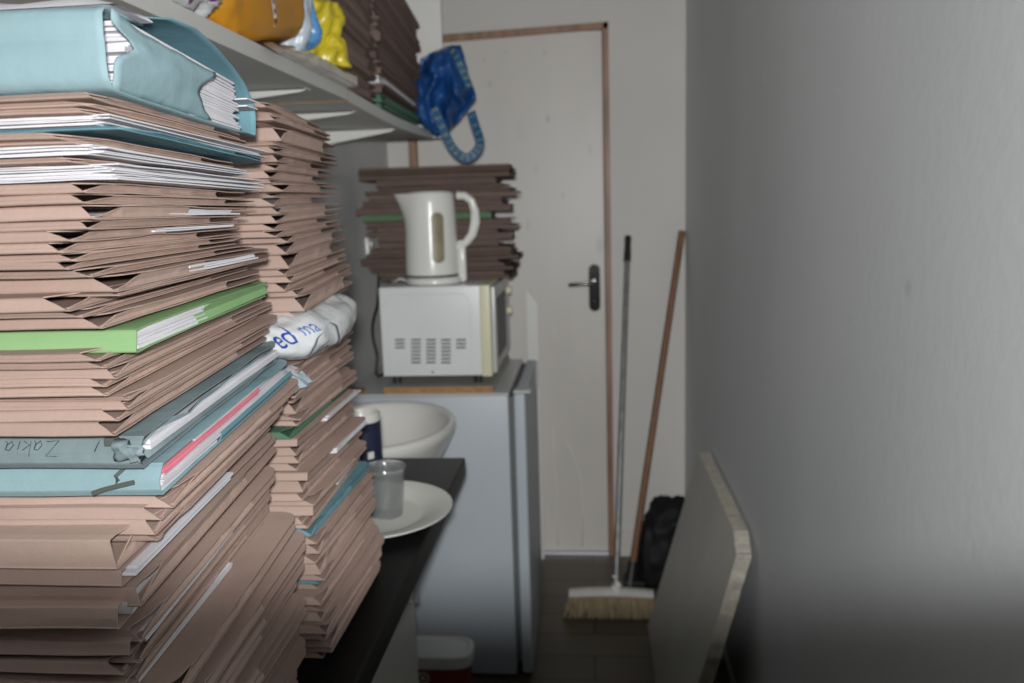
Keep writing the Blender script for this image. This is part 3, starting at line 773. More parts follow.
b = MB(); b.tube([(-.53, 1.885, bz-.195), (-.53, 1.885, bz-.40), (-.53, 1.885, .0015)], .019, 12); b.build('waste_pipe', M['lid'], basin, smooth=True)

# ------------------------------------------------------------------ fridge
FY0, FY1, FZ = 2.212, 2.735, .850
fr = thing('fridge', Vector((-.40, 2.47, 0)), 'grey-white undercounter fridge below the microwave', 'fridge')
b = MB(); b.box((-.69, FY0, .010), (-.227, FY1, FZ-.0075), .004, 2); smooth_by_angle(b.build('body', M['fridge'], fr))
b = MB(); b.box((-.691, FY0-.0005, FZ-.007), (-.225, FY1, FZ), .003, 3); smooth_by_angle(b.build('top_panel', M['fridgetop'], fr))
b = MB(); b.box((-.227, FY0+.012, .045), (-.212, FY1-.012, FZ-.012)); b.build('door_seal', M['seal'], fr)
b = MB(); b.box((-.212, FY0+.001, .014), (-.180, FY1, FZ-.003), .008, 3); dd = smooth_by_angle(b.build('door', M['fridge'], fr))
b = MB(); b.box((-.181, FY1-.04, FZ-.09), (-.176, FY1-.005, FZ-.006), .003); b.build('handle', M['fridgetop'], dd)
b = MB(); b.box((-.213, FY0+.01, FZ-.003), (-.165, FY0+.05, FZ+.004), .002); b.build('hinge_cover', M['fridgetop'], fr)
for x in (-.66, -.25):
    for y in (FY0+.04, FY1-.04):
        b = MB(); b.lathe([(.016, 0), (.016, .006), (.010, .006), (.010, .0105)], (x, y, 0), 14); b.build('foot', M['black'], fr)
# chipboard under the microwave
b = MB(); b.box((-.575, FY0+.006, FZ+.0005), (-.268, FY1-.03, FZ+.018)); b.cur = 1
b.box((-.575, FY0+.0052, FZ+.0012), (-.268, FY0+.0064, FZ+.0172))
f = b.build('chipboard_sheet', [M['board'], M['chip']], origin=(-.42, 2.47, FZ))
tag(f, 'grey chipboard sheet with raw brown edge between fridge and microwave', 'board')
b = MB(); b.box((-.688, FY0+.002, FZ+.0005), (-.640, FY0+.05, FZ+.010), .001)
f = b.build('wood_offcut', M['chip'], origin=(-.64, 2.47, FZ))
tag(f, 'short orange-brown wood offcut on the fridge, left of the microwave', 'offcut')

# narrow white strip standing behind the fridge
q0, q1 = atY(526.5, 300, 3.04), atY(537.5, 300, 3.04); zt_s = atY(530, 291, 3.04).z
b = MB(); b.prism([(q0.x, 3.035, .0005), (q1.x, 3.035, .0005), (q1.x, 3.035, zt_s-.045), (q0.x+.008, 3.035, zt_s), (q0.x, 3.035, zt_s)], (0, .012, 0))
f = b.build('white_strip', M['lid'], origin=((q0.x+q1.x)/2, 3.04, 0)); tag(f, 'narrow white upright strip behind the fridge in front of the door', 'strip')

# ------------------------------------------------------------------ microwave
MZ0 = FZ+.044; MZ1 = H-.2055; MY0, MY1 = 2.245, 2.690; MX0, MX1 = -.582, -.298
mw = thing('microwave', Vector((-.41, 2.46, FZ+.018)), 'white microwave oven with cream front on top of the fridge', 'microwave')
b = MB(); b.box((MX0, MY0, MZ0), (MX1, MY1, MZ1), .005, 3); smooth_by_angle(b.build('body', M['whitemet'], mw))
b = MB(); b.box((MX1-.003, MY0-.003, MZ0-.003), (MX1+.027, MY1+.003, MZ1+.001), .005, 3); smooth_by_angle(b.build('front_frame', M['cream'], mw))
b = MB(); b.box((MX1+.0275, MY0+.004, MZ0+.006), (MX1+.040, MY1-.125, MZ1-.005), .004); md = smooth_by_angle(b.build('door', M['fridgetop'], mw))
b = MB(); b.box((MX1+.0405, MY0+.04, MZ0+.04), (MX1+.0412, MY1-.165, MZ1-.04)); b.build('window', M['black'], md)
b = MB(); b.box((MX1+.0275, MY1-.120, MZ0+.006), (MX1+.036, MY1-.004, MZ1-.005), .003); cp = smooth_by_angle(b.build('control_panel', M['fridgetop'], mw))
for z in (MZ0+.20, MZ0+.135):
    b = MB(); b.tube([(MX1+.036, MY1-.06, z), (MX1+.050, MY1-.06, z)], .013, 20); smooth_by_angle(b.build('knob', M['cream'], cp))
# pressed panel outline and vent slots on the side towards the camera
b = MB()
for (uu, rows) in ((400, 3), (416, 7), (431, 7), (446, 7), (461, 3)):
    for r in range(rows):
        p = atY(uu, 339.8+r*3.75, MY0)
        b.box((p.x-.0135, MY0-.0006, p.z-.0028), (p.x+.0135, MY0+.001, p.z+.0022), .0004, 1)
b.build('vent_slots', M['darkslot'], mw)
b = MB(); pts = []
x0, x1, z0, z1, r = MX0+.022, MX1-.030, MZ0+.020, MZ1-.022, .03
for (cx, cz, a0) in ((x1-r, z1-r, 0), (x0+r, z1-r, 90), (x0+r, z0+r, 180), (x1-r, z0+r, 270)):
    for k in range(7):
        a = radians(a0+15*k); pts.append((cx+r*cos(a), MY0+.0002, cz+r*sin(a)))
b.tube(pts+[pts[0]], .0013, 6, cap=False); b.build('pressed_outline', M['whitemet'], mw, smooth=True)
b = MB(); b.tube([(-.44, MY0+.0005, MZ0+.012), (-.44, MY0-.002, MZ0+.012)], .003, 10); b.build('screw', M['steel'], mw)
for x in (MX0+.03, MX1-.02):
    for y in (MY0+.04, MY1-.04):
        b = MB(); b.lathe([(.012, 0), (.012, .0265)], (x, y, FZ+.0181), 12); b.build('foot', M['black'], mw)

# ------------------------------------------------------------------ kettle
KY = 2.335; kb = atY(434, 284, KY-.06); KX = atY(433.5, 284, KY).x; KZ = MZ1+.0006
ket = thing('kettle', Vector((KX, KY, KZ)), 'white electric jug kettle standing on the microwave', 'kettle')
kp = lambda u, v: atY(u, v, KY)
ztop = kp(430, 193).z; hk = ztop-KZ
b = MB(); b.lathe([(0, 0), (.074, 0), (.080, .004), (.081, .014), (.076, .020), (0, .020)], (KX+.004, KY, KZ), 40); smooth_by_angle(b.build('power_base', M['kettle'], ket), 50)
b = MB(); b.lathe([(0, .0205), (.073, .0205), (.073, .0245), (0, .0245)], (KX, KY, KZ), 40); b.build('base_gap', M['seal'], ket)
def spout(v, a, j):
    f = max(0, (v.z-(KZ+hk*.60))/(hk*.40))
    k = max(0, cos(a-pi))
    v.x -= .036*(f**1.8)*(k**5)
    return v
prof = [(0, .025), (.070, .025), (.0765, .028), (.0768, .04)]+[(.0768-.008*((i/9)**1.2), .04+(hk-.045)*i/9) for i in range(1, 10)]+[(.0670, hk-.001), (.0655, hk-.0005), (.0645, hk-.004), (.0640, hk-.012), (0, hk-.012)]
b = MB(); b.lathe(prof, (KX, KY, KZ), 64, warp=spout); smooth_by_angle(b.build('body', M['kettle'], ket), 50)
b = MB(); b.lathe([(0, hk-.0115), (.0625, hk-.0115), (.0625, hk-.001), (.058, hk+.003), (.03, hk+.006), (0, hk+.0065)], (KX, KY, KZ), 40); smooth_by_angle(b.build('lid', M['kettle'], ket), 50)
hp_ = [(457, 195.5), (465, 196), (471.5, 201), (474.8, 211), (475.2, 222), (472.5, 234), (467, 241.5), (461, 246), (457, 248)]
pts = [kp(u, v) for u, v in hp_]
b = MB(); b.tube(pts, .01, 16, rr=[(.013, .012), (.014, .0115), (.014, .011), (.014, .0105), (.014, .0105), (.014, .0105), (.014, .011), (.014, .012), (.013, .013)])
smooth_by_angle(b.build('handle', M['kettle'], ket), 60)
a_, c_ = kp(461, 244), kp(462.5, 279)
b = MB(); b.tube([a_+Vector((-.002, 0, .01)), a_, c_, c_-Vector((0, 0, .006))], .011, 16, rr=[(.008, .008), (.0135, .0105), (.0135, .011), (.010, .009)]); smooth_by_angle(b.build('handle_column', M['kettle'], ket), 60)
# water gauge let into the side facing the camera
g0, g1 = kp(438.5, 212).z, kp(438.5, 262).z; gx = kp(438, 240).x-KX+.012
def gauge(b, grow, off):
    w = .0165+grow; rows = 24; cols = 8; vs = []; zt_, zl_ = g0+grow, g1-grow
    for i in range(rows+1):
        z = zl_+(zt_-zl_)*(.5-.5*cos(pi*i/rows))
        d = min(z-zl_, zt_-z); hw_ = w if d >= w else sqrt(max(0, w*w-(w-d)**2))
        ff = max(0, (z-KZ-.04)/(hk-.045)); rr = .0768-.008*ff**1.2+off
        for j in range(cols+1):
            x = gx+hw_*(2*j/cols-1); vs.append(Vector((KX+x, KY-sqrt(rr*rr-x*x), z)))
    c1 = cols+1; N = len(vs); vs += [v+Vector((0, .006, 0)) for v in vs]
    fs = [(i*c1+j, i*c1+j+1, (i+1)*c1+j+1, (i+1)*c1+j) for i in range(rows) for j in range(cols)]
    for i in range(rows):
        for j in (0, cols): fs.append((i*c1+j, (i+1)*c1+j, N+(i+1)*c1+j, N+i*c1+j))
    b.add(vs, fs)
b = MB(); gauge(b, .0012, .0006); gf = b.build('gauge_rim', M['lid'], ket)
b = MB(); gauge(b, -.0012, .0012); b.build('water_gauge', M['gauge'], ket)
b = MB(); b.tube([(KX-.075, KY+.02, KZ+.005), (KX-.10, KY+.01, KZ+.015), (KX-.115, KY+.02, KZ+.006), (KX-.13, KY+.05, KZ+.004), (KX-.15, KY+.09, KZ+.004)], .003, 8); b.build('flex', M['whitecable'], ket, smooth=True)

# ------------------------------------------------------------------ folders on the microwave (behind the kettle)
G3 = 'folders on the microwave'
rnd = random.Random(77); z = MZ1+.0003; i = 0; top = atY(440, 166, 2.46).z; yg = atY(440, 212, 2.46).z
plan = []
while z < top-.004:
    t = rnd.choice((.009, .011, .013, .016, .020))
    if yg-.012 < z+t < yg+.012: t = .020
    if z+t > top: t = top-z
    plan.append((z, t)); z += t
n = len(plan)
done = False
for i, (z, t) in enumerate(plan):
    k = n-i
    u1 = rnd.choice((498, 504, 510, 512, 518)); 
    if k <= 2: u1 = 512
    x1 = atY(u1, 220, 2.46).x-.0
    m = M['buff_dark']; look = 'dim buff folder'
    is_g = (not done) and z+t > yg-.004
    if is_g: m = M['dullgreen']; look = 'green folder'; x1 = atY(492, 215, 2.46).x; done = True
    L = x1+.655+rnd.uniform(-.035, .03)
    if k <= 3: L = atY(512, 180, 2.46).x-atY(360 if k > 1 else 363, 180, 2.46).x
    L = min(L, x1+.70)
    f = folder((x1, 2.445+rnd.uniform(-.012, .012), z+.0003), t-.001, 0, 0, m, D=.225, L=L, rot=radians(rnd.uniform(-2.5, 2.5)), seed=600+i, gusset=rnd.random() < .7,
               g0=.004, g1=.15, corner_open=.04, wob=.0015)
    tag(f, f'{look}, {ordinal(k)} from the top of the pile on the microwave', 'folder', G3)

# ------------------------------------------------------------------ shelf
SX = -.470; SZ0 = H+.222; ST = .024; SYJ = 1.66; SYE = 2.585
def shelf_board(y0, y1, dz, sag):
    b = MB(); n = 10; vs = []
    for i in range(n+1):
        y = y0+(y1-y0)*i/n; s = -sag*sin(pi*i/n)**1.0+dz
        vs += [(XL+.001, y, SZ0+s*.4), (SX, y, SZ0+s), (SX, y, SZ0+ST+s), (XL+.001, y, SZ0+ST+s*.4)]
    fs = [(0, 1, 2, 3), tuple(n*4+k for k in (3, 2, 1, 0))]
    for i in range(n):
        for k in range(4): fs.append((i*4+k, i*4+(k+1) % 4, (i+1)*4+(k+1) % 4, (i+1)*4+k))
    b.add(vs, fs); return b
f = shelf_board(-.1, SYJ-.001, 0, .0).build('shelf_board', M['shelf'], origin=(-.6, .8, SZ0)); tag(f, 'white shelf board on the left wall, nearer one with the orange bag', 'shelf')
b = shelf_board(SYJ+.001, SYE, -.002, .010); sh2 = b.build('shelf_board', [M['shelf'], M['chip']], origin=(-.6, 2.1, SZ0))
sh2.data.polygons[0].material_index = 1
tag(sh2, 'white shelf board at the far end under the blue bag and leaning folders', 'shelf')
for i, y in enumerate((.55, 1.475, 1.775, 2.14)):
    d = -.0 if i < 2 else (-.006 if i == 2 else -.011)
    b = MB(); z = SZ0-.0006+d; dr_ = .030 if i < 3 else .045
    b.prism([(XL+.0005, y-.012, z-.001), (-.490, y-.012, z-.001), (-.490, y-.012, z-.005), (-.50, y-.012, z-.008), (XL+.0005, y-.012, z-dr_)], (0, .003, 0))
    b.box((XL+.0005, y-.012, z-.0035), (-.488, y+.012, z-.0010+.0004))
    b.box((XL+.0005, y-.012, z-.12), (XL+.0035, y+.012, z-.002))
    f = b.build('shelf_bracket', M['bracket'], origin=(XL, y, z))
    tag(f, ['white metal shelf bracket above the nearest folder stack', 'white shelf bracket, nearer one beside the top of the second stack', 'white shelf bracket under the joint of the two shelf boards', 'white shelf bracket nearest the door end of the shelf'][i], 'bracket', 'brackets under the shelf')
b = MB(); b.box((XL+.0005, SYE+.0, SZ0+.0), (atY(443, 60, SYE).x, SYE+.010, ZC-.001), .001)
f = b.build('shelf_end_panel', M['shelf'], origin=(-.6, SYE, SZ0)); tag(f, 'white upright end panel at the door end of the shelf', 'panel')

# piles of folders on the shelf
GS = 'folders on the shelf'
def shelf_pile(y0, D, xe, z0, z1, seed, where, tavg, first_y=None, special=None, dx=0.0):
    rnd = random.Random(seed); z = z0; plan = []
    while z < z1-.003:
        t = tavg*rnd.choice((.6, .8, 1, 1.2, 1.5)); t = min(t, z1-z); plan.append((z, t)); z += t
    for i, (z, t) in enumerate(plan):
        m = M['buff_far']; look = 'dim buff folder'
        if special and i+1 in special: m = M[special[i+1][0]]; look = special[i+1][1]
        L = .235
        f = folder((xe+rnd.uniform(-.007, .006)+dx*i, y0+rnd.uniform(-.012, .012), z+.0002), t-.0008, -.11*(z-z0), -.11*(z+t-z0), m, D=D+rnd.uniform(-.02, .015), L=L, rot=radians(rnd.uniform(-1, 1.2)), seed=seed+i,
                   gusset=rnd.random() < .8, g0=.004, corner_open=.04, g1=D-.04-rnd.uniform(0, .05), rc=.02, wob=.0012, lowres=True)
        tag(f, f'{look}, {ordinal(i+1)} up from the shelf in {where}', 'folder', GS)
shelf_pile(1.60, .34, -.476, SZ0+ST, SZ0+ST+.33, 2000, 'the pile behind the yellow bag', .0145)
shelf_pile(1.975, .49, -.478, SZ0+ST-.002, SZ0+ST+.36, 2100, 'the pile beside the blue bag', .0125, special={1: ('darkgreen', 'dark green folder'), 2: ('darkgreen', 'dark green folder'), 3: ('darkgreen', 'dark green folder'), 6: ('paper', 'white paper folder')})

# orange bag
def packet(name, y0, y1, x0, x1, z0, z1, m, seed, amp, lab, cat, e1=.55, fn=None, fr=11):
    b = MB(); c = ((x0+x1)/2, (y0+y1)/2, (z0+z1)/2)
    crumple(b, c, ((x1-x0)/2, (y1-y0)/2, (z1-z0)/2), amp, seed, 64, 40, e1, 0, fr, flat=-(z1-z0)/2, fn=fn)
    o = b.build(name, m, smooth=True, origin=(c[0], c[1], z0)); tag(o, lab, cat); return o
ZS = SZ0+ST
film = MB(); vs = []
na, ne = 22, 8
for a in range(na+1):
    for e in range(ne+1):
        y = 1.22+.44*a/na; f = e/ne; x = -.60+.152*f+.006*noise.noise(Vector((a*.6, e*.5, 3)))
        h = .004+.026*min(1, a/9)+.006*noise.noise(Vector((a*.7, e*.6, 1)))
        z = ZS+.0006+h-(max(0, x+.472)/.02)*.012
        vs.append(Vector((x, y, z)))
film.add(vs, [(a*(ne+1)+e, a*(ne+1)+e+1, (a+1)*(ne+1)+e+1, (a+1)*(ne+1)+e) for a in range(na) for e in range(ne)])
vs2 = [Vector((v.x, v.y, ZS+.0005 if v.x < SX+.001 else min(v.z-.001, ZS+.0005))) for v in vs]
film.add(vs2, [(a*(ne+1)+e, (a+1)*(ne+1)+e, (a+1)*(ne+1)+e+1, a*(ne+1)+e+1) for a in range(na) for e in range(ne)])
rim = [a*(ne+1)+ne for a in range(na+1)]; N = len(vs)
film.f += [(rim[a], rim[a+1], N+rim[a+1], N+rim[a]) for a in range(na)]; film.mi += [0]*na
f = film.build('film_packet', M['film'], smooth=True, origin=(-.54, 1.34, ZS)); tag(f, 'flat glossy clear film packet lying under the orange bag on the shelf', 'packet')
ob = packet('padded_bag', 1.10, 1.455, -.66, -.466, ZS+.001, ZS+.21, M['orange'], 4.0, .010, 'orange padded plastic bag lying on the shelf edge', 'bag', .32,
            fn=lambda p: Vector((p.x, p.y, p.z+.036*max(0, min(1, (p.y-1.22)/.16)))))
t = MB(); 
t.add([(-.44, 1.262, ZS+.035), (-.44, 1.274, ZS+.035), (-.44, 1.274, ZS+.085), (-.44, 1.262, ZS+.085)], [(0, 1, 2, 3)])
tt = t.build('white_label', M['paper']); drape(tt, ob, .0008, (-1, 0, 0), back=.05); tt.parent = ob; tt.data.transform(Matrix.Translation(-ob.location))
t = MB()
for k in range(3): t.box((-.45, 1.265, ZS+.040+k*.014), (-.4495, 1.271, ZS+.047+k*.014))
tt = t.build('printed_marks', M['ink']); drape(tt, ob, .0014, (-1, 0, 0), back=.05); tt.parent = ob; tt.data.transform(Matrix.Translation(-ob.location))
t = MB(); t.box((-.45, 1.16, ZS+.065), (-.4495, 1.172, ZS+.10))
tt = t.build('red_mark', mat('red_print', (.45, .02, .02), .4)); drape(tt, ob, .0008, (-1, 0, 0), back=.06); tt.parent = ob; tt.data.transform(Matrix.Translation(-ob.location))
# white bag with purple print
wb = packet('carrier_bag', .86, 1.085, -.66, -.448, ZS+.0006, ZS+.13, M['bagwhite'], 8.0, .016, 'white bag with purple print at the near end of the shelf', 'bag', .45, fr=16)
t = MB(); rnd = random.Random(3)
for k in range(9):
    y = .90+.019*k+rnd.uniform(-.006, .006); z = ZS+.008+.012*(k%2)+rnd.uniform(0, .006); a0 = rnd.uniform(0, 6)
    vs = []
    for q in range(7):
        a = a0+q*.45; r = .007; w = .0028*sin(pi*(q+.5)/7)
        for s in (-1, 1): vs.append((-.42, y+(r+s*w)*cos(a), z+(r+s*w)*sin(a)))
    t.add(vs, [(2*q, 2*q+1, 2*q+3, 2*q+2) for q in range(6)])
tt = t.build('purple_print', M['purple']); drape(tt, wb, .0008, (-1, 0, 0), back=.05); tt.parent = wb; tt.data.transform(Matrix.Translation(-wb.location))
# white/blue film bag and yellow bag
packet('plastic_bag', 1.455, 1.515, -.62, -.484, ZS+.037, ZS+.165, M['paleblue'], 12.0, .020, 'pale blue-white plastic bag just right of the orange bag', 'bag', .7)
packet('plastic_bag', 1.505, 1.560, -.62, -.486, ZS+.037, ZS+.155, M['skyblue'], 14.0, .020, 'blue plastic bag between the pale bag and the yellow one', 'bag', .7)
def yfn(p): return p
b = MB(); yc = Vector((-.53, 1.588, ZS+.085))
crumple(b, yc+Vector((.02, 0, .022)), (.06, .038, .060), .024, 21.0, 64, 40, .9, 0, 11, fn=lambda p: Vector((p.x, p.y, max(p.z, ZS+.030))))
crumple(b, yc+Vector((.035, .01, -.040)), (.045, .030, .046), .020, 25.0, 56, 34, .9, 0, 12, fn=lambda p: Vector((p.x, p.y, max(p.z, ZS+.030))))
f = b.build('plastic_bag', M['yellow'], smooth=True, origin=(yc.x, yc.y, ZS+.002)); tag(f, 'bright yellow crumpled plastic bag against the shelf folders', 'bag')

# blue woven shopping bag hanging over the far end of the shelf
bl = thing('shopping_bag', Vector((-.45, 2.44, ZS)), 'blue woven shopping bag with printed handles hanging off the shelf end', 'bag')
BY = 2.45
bp = lambda u, v, y=BY: atY(u, v, y)
# front and back sheets of the bag traced as a crumpled pouch
out0 = [(421, 58), (434, 51), (448, 46), (461, 45), (465, 60), (469, 74), (475, 90), (476, 97), (470, 107), (462, 117), (452, 127), (444, 135), (436, 137), (424, 128), (415, 118), (412, 100), (413, 80)]
out = []
for i in range(len(out0)):
    p_, q_ = out0[i], out0[(i+1) % len(out0)]
    for k in range(3):
        out.append((p_[0]+(q_[0]-p_[0])*k/3+noise.noise(Vector((i*3+k, 2.2, 0)))*1.6, p_[1]+(q_[1]-p_[1])*k/3+noise.noise(Vector((i*3+k, 7.7, 0)))*1.6))
cu, cv = 444, 92
def pouch(b, yfront, depth, scale, seed, amp):
    n = len(out); rings = 16; vs = []; fs = []
    for r in range(rings+1):
        f = r/rings
        for (u, v) in out:
            uu = cu+(u-cu)*f*scale; vv = cv+(v-cv)*f*scale
            bulge = depth*sqrt(max(0, 1-f*f))
            q = Vector((uu*.032, vv*.016, seed)); q2 = q+noise.noise_vector(q)*.7
            w = amp*(1.6*abs(noise.noise(q2*1.3))+.5*abs(noise.noise(q2*3.1))-.45)*(1 if f < 1 else .3)
            vs.append(bp(uu, vv, yfront-bulge+w))
    for r in range(rings):
        for k in range(n): fs.append((r*n+k, r*n+(k+1) % n, (r+1)*n+(k+1) % n, (r+1)*n+k))
    b.add(vs, fs)
b = MB(); pouch(b, BY, .060, 1, 3, .075); pouch(b, BY+.004, -.10, 1, 9, .05)
b.build('bag_body', M['bluebag'], bl, smooth=True)
def ribbon(b, pts, w, ny=0):
    """flat strap along points, width w in the plane facing the corridor"""
    P = [Vector(p) for p in pts]; vs = []
    for i, p in enumerate(P):
        t = (P[min(i+1, len(P)-1)]-P[max(i-1, 0)]).normalized(); s = t.cross(Vector((.15, 1, .1))).normalized()
        vs += [p-s*w/2, p+s*w/2]
    b.add(vs, [(2*i, 2*i+1, 2*i+3, 2*i+2) for i in range(len(P)-1)]); return P
def curve(ctrl, n=6):
    P = [Vector(p) for p in ctrl]; Q = []
    for i in range(len(P)-1):
        p0, p1, p2, p3 = P[max(i-1, 0)], P[i], P[i+1], P[min(i+2, len(P)-1)]
        for k in range(n):
            t = k/n; Q.append(.5*((2*p1)+(p2-p0)*t+(2*p0-5*p1+4*p2-p3)*t*t+(3*p1-p0-3*p2+p3)*t**3))
    return Q+[P[-1]]
YF = BY-.075
loop = curve([bp(434, 108, YF), bp(441, 124, YF), bp(448, 140, YF), bp(455, 151, YF), bp(466, 158, YF), bp(476, 152, YF), bp(480, 142, YF+.01), bp(476, 128, YF+.03), bp(471, 112, YF+.05)])
b = MB(); ribbon(b, loop, .026); hl = b.build('handle', M['webbing'], bl, solid=.002)
edge_ = curve([bp(452, 50, YF+.02), bp(459, 62, YF+.0), bp(465, 76, YF+.01), bp(470, 88, YF+.03)])
b = MB(); ribbon(b, edge_, .022); h2 = b.build('rim_band', M['webbing'], bl, solid=.002)
def marks(P, parent, w, seed):
    b = MB(); rnd = random.Random(seed)
    for i in range(1, len(P)-1, 3):
        t = (P[i+1]-P[i]).normalized(); s = t.cross(Vector((.15, 1, .1))).normalized(); nrm = Vector((0, -.0016, 0))
        for q in (-.25, .1):
            c0 = P[i]+s*w*q+nrm; l = .0035+rnd.uniform(0, .002)
            b.add([c0-t*l-s*.0012, c0+t*l-s*.0012+s*.004, c0+t*l+s*.005, c0-t*l+s*.0015], [(0, 1, 2, 3)])
    o = b.build('printed_marks', M['webyellow'], solid=.0004); o.parent = parent
marks(loop, hl, .026, 1); marks(edge_, h2, .022, 2)

# ------------------------------------------------------------------ socket and cables
sp = atX(369, 252, XL)
so = thing('wall_socket', sp, 'white wall socket on the left wall beside the microwave', 'socket')
b = MB(); b.box((XL+.0003, sp.y-.045, sp.z-.05), (XL+.010, sp.y+.045, sp.z+.05), .003); smooth_by_angle(b.build('plate', M['kettle'], so))
b = MB(); b.box((XL+.010, sp.y-.012, sp.z+.018), (XL+.014, sp.y+.006, sp.z+.034), .001); b.build('switch', M['kettle'], so)
pg = thing('power_plug', Vector((XL+.011, sp.y, sp.z-.02)), 'black plug and cable in the socket behind the microwave', 'plug')
b = MB(); b.box((XL+.0108, sp.y-.022, sp.z-.042), (XL+.042, sp.y+.022, sp.z+.006), .006); smooth_by_angle(b.build('plug_body', M['lid'], pg))
pts = curve([Vector((XL+.03, sp.y, sp.z-.042)), atY(378, 300, 2.60), atY(373, 322, 2.50), atY(373, 338, 2.45), atY(377, 355, 2.45), atY(379, 376, 2.45), Vector((-.585, 2.6, FZ+.05)), Vector((-.57, 2.68, FZ+.06))])
b = MB(); b.tube(pts, .0042, 8); b.build('flex', M['cable'], pg, smooth=True)

# ------------------------------------------------------------------ tub on the floor
tc = Vector((-.432, 2.055, 0))
tub = thing('plastic_tub', tc, 'dark red rounded tub with a white lid on the floor beside the fridge', 'tub')
def sq(v, a, j):
    k = (abs(cos(a))**4+abs(sin(a))**4)**-.25
    return Vector((tc.x+(v.x-tc.x)*k, tc.y+(v.y-tc.y)*k*.56, v.z))
b = MB(); b.lathe([(0, 0.0005), (.084, .0005), (.090, .006), (.098, .157), (.096, .159), (0, .159)], tc, 48, warp=sq); smooth_by_angle(b.build('tub_body', M['red'], tub), 40)
b = MB(); b.lathe([(.099, .149), (.104, .150), (.106, .175), (.103, .182), (.094, .184), (.088, .178), (0, .177)], tc, 48, warp=sq); smooth_by_angle(b.build('lid', M['lid'], tub), 40)
b = MB()   # pale round emblem and lines on the side towards the corridor
ex_, ez_ = tc.x-.025, .123
ey_ = tc.y-.0565
for r0_, r1_ in ((.013, .017), (.0, .006)):
    vs = []
    for k in range(21):
        th = 2*pi*k/20
        vs += [(ex_+r0_*cos(th), ey_, ez_+r0_*sin(th)), (ex_+r1_*cos(th), ey_, ez_+r1_*sin(th))]
    b.add(vs, [(2*k, 2*k+1, 2*k+3, 2*k+2) for k in range(20)])
b.box((ex_-.022, ey_-.0003, .092), (ex_+.022, ey_+.0003, .097)); b.box((ex_-.016, ey_-.0003, .083), (ex_+.016, ey_+.0003, .087))
b.build('emblem', M['lid'], tub)

# ------------------------------------------------------------------ broom
top_ = atY(628, 236, YB-.016); hd = Vector((atZ(613, 590, .10).x, 2.60, .0))
br = thing('broom', Vector((hd.x, hd.y, 0)), 'broom with grey metal pole, white head and straw bristles, standing by the door', 'broom')
bx0, bx1 = atZ(567, 616, 0.0).x, atZ(657, 622, 0.0).x; HB = .075
cxb = (bx0+bx1)/2
sock = Vector((atY(616, 583, 2.60).x, 2.60, HB+.03)); dirp = (top_-sock)
gp = sock+dirp*.925
b = MB(); b.tube([sock+dirp*.0, gp], .0105, 14); smooth_by_angle(b.build('pole', M['pole'], br), 60)
b = MB(); b.tube([gp-dirp*.005, gp+dirp*.02, gp+dirp*.045, top_-dirp*.004, top_], .012, 14, rr=[.0135, .0135, .0115, .013, .010]); smooth_by_angle(b.build('grip', M['black'], br), 60)
b = MB(); n = 14; vs = []
for i in range(n+1):
    f = i/n; x = bx0+.008+(bx1-bx0-.016)*f; arch = .012*(1-(2*f-1)**2)
    w = .022+.004*sin(pi*f)
    for (dy, dz) in ((-w, 0), (-w, .008), (-w*.6, .016), (w*.6, .016), (w, .008), (w, 0)): vs.append((x, 2.60+dy, HB+dz*.9+arch*.6-.004))
fs = [tuple(range(6)), tuple(n*6+k for k in range(5, -1, -1))]
for i in range(n):
    for k in range(6): fs.append((i*6+k, i*6+(k+1) % 6, (i+1)*6+(k+1) % 6, (i+1)*6+k))
b.add(vs, fs); b.tube([sock-Vector((0, 0, .022)), sock, sock+dirp*.025], .016, 14, rr=[.024, .017, .0135])
smooth_by_angle(b.build('head', M['brushhead'], br), 40)
b = MB(); rnd = random.Random(8)
for i in range(54):
    for j in range(4):
        f = (i+.5)/54; x = bx0+.014+(bx1-bx0-.028)*f; y = 2.60-.018+.012*j
        sp_ = (f-.5)*.05; tx = x+sp_+rnd.uniform(-.004, .004); ty = y+(j-1.5)*.009+rnd.uniform(-.004, .004)
        b.tube([(x, y, HB+.002), ((x+tx)/2+rnd.uniform(-.002, .002), (y+ty)/2, HB*.5), (tx, ty, .001+rnd.uniform(0, .004))], .0035, 5, rr=[.0030, .0036, .0032])
bb = b.build('bristles', M['bristle'], br); bb['kind'] = 'stuff'
# second broom, wooden handle in the corner
t2 = atX(681.5, 231, XR-.014); t2.y = min(t2.y, YB-.02); b2 = atZ(631, 581, .045)
b2 = Vector((atY(632, 574, 2.79).x, 2.79, .075))
wbm = thing('mop', Vector((b2.x, b2.y, 0)), 'wooden-handled mop leaning into the corner behind the broom', 'mop')
b = MB(); b.tube([b2, t2], .0125, 14); smooth_by_angle(b.build('handle', M['wood'], wbm), 60)
d2 = (t2-b2).normalized()
b = MB(); b.tube([b2-d2*.055, b2-d2*.03, b2+d2*.03], .018, 14, rr=[.022, .019, .016]); b.box((b2.x-.03, b2.y-.03, .016), (b2.x+.045, b2.y+.05, .04), .006)
smooth_by_angle(b.build('socket', M['black'], wbm), 50)
b = MB(); b.box((b2.x-.028, b2.y-.028, .0005), (b2.x+.043, b2.y+.048, .016), .003); b.build('pad', M['wood'], wbm)

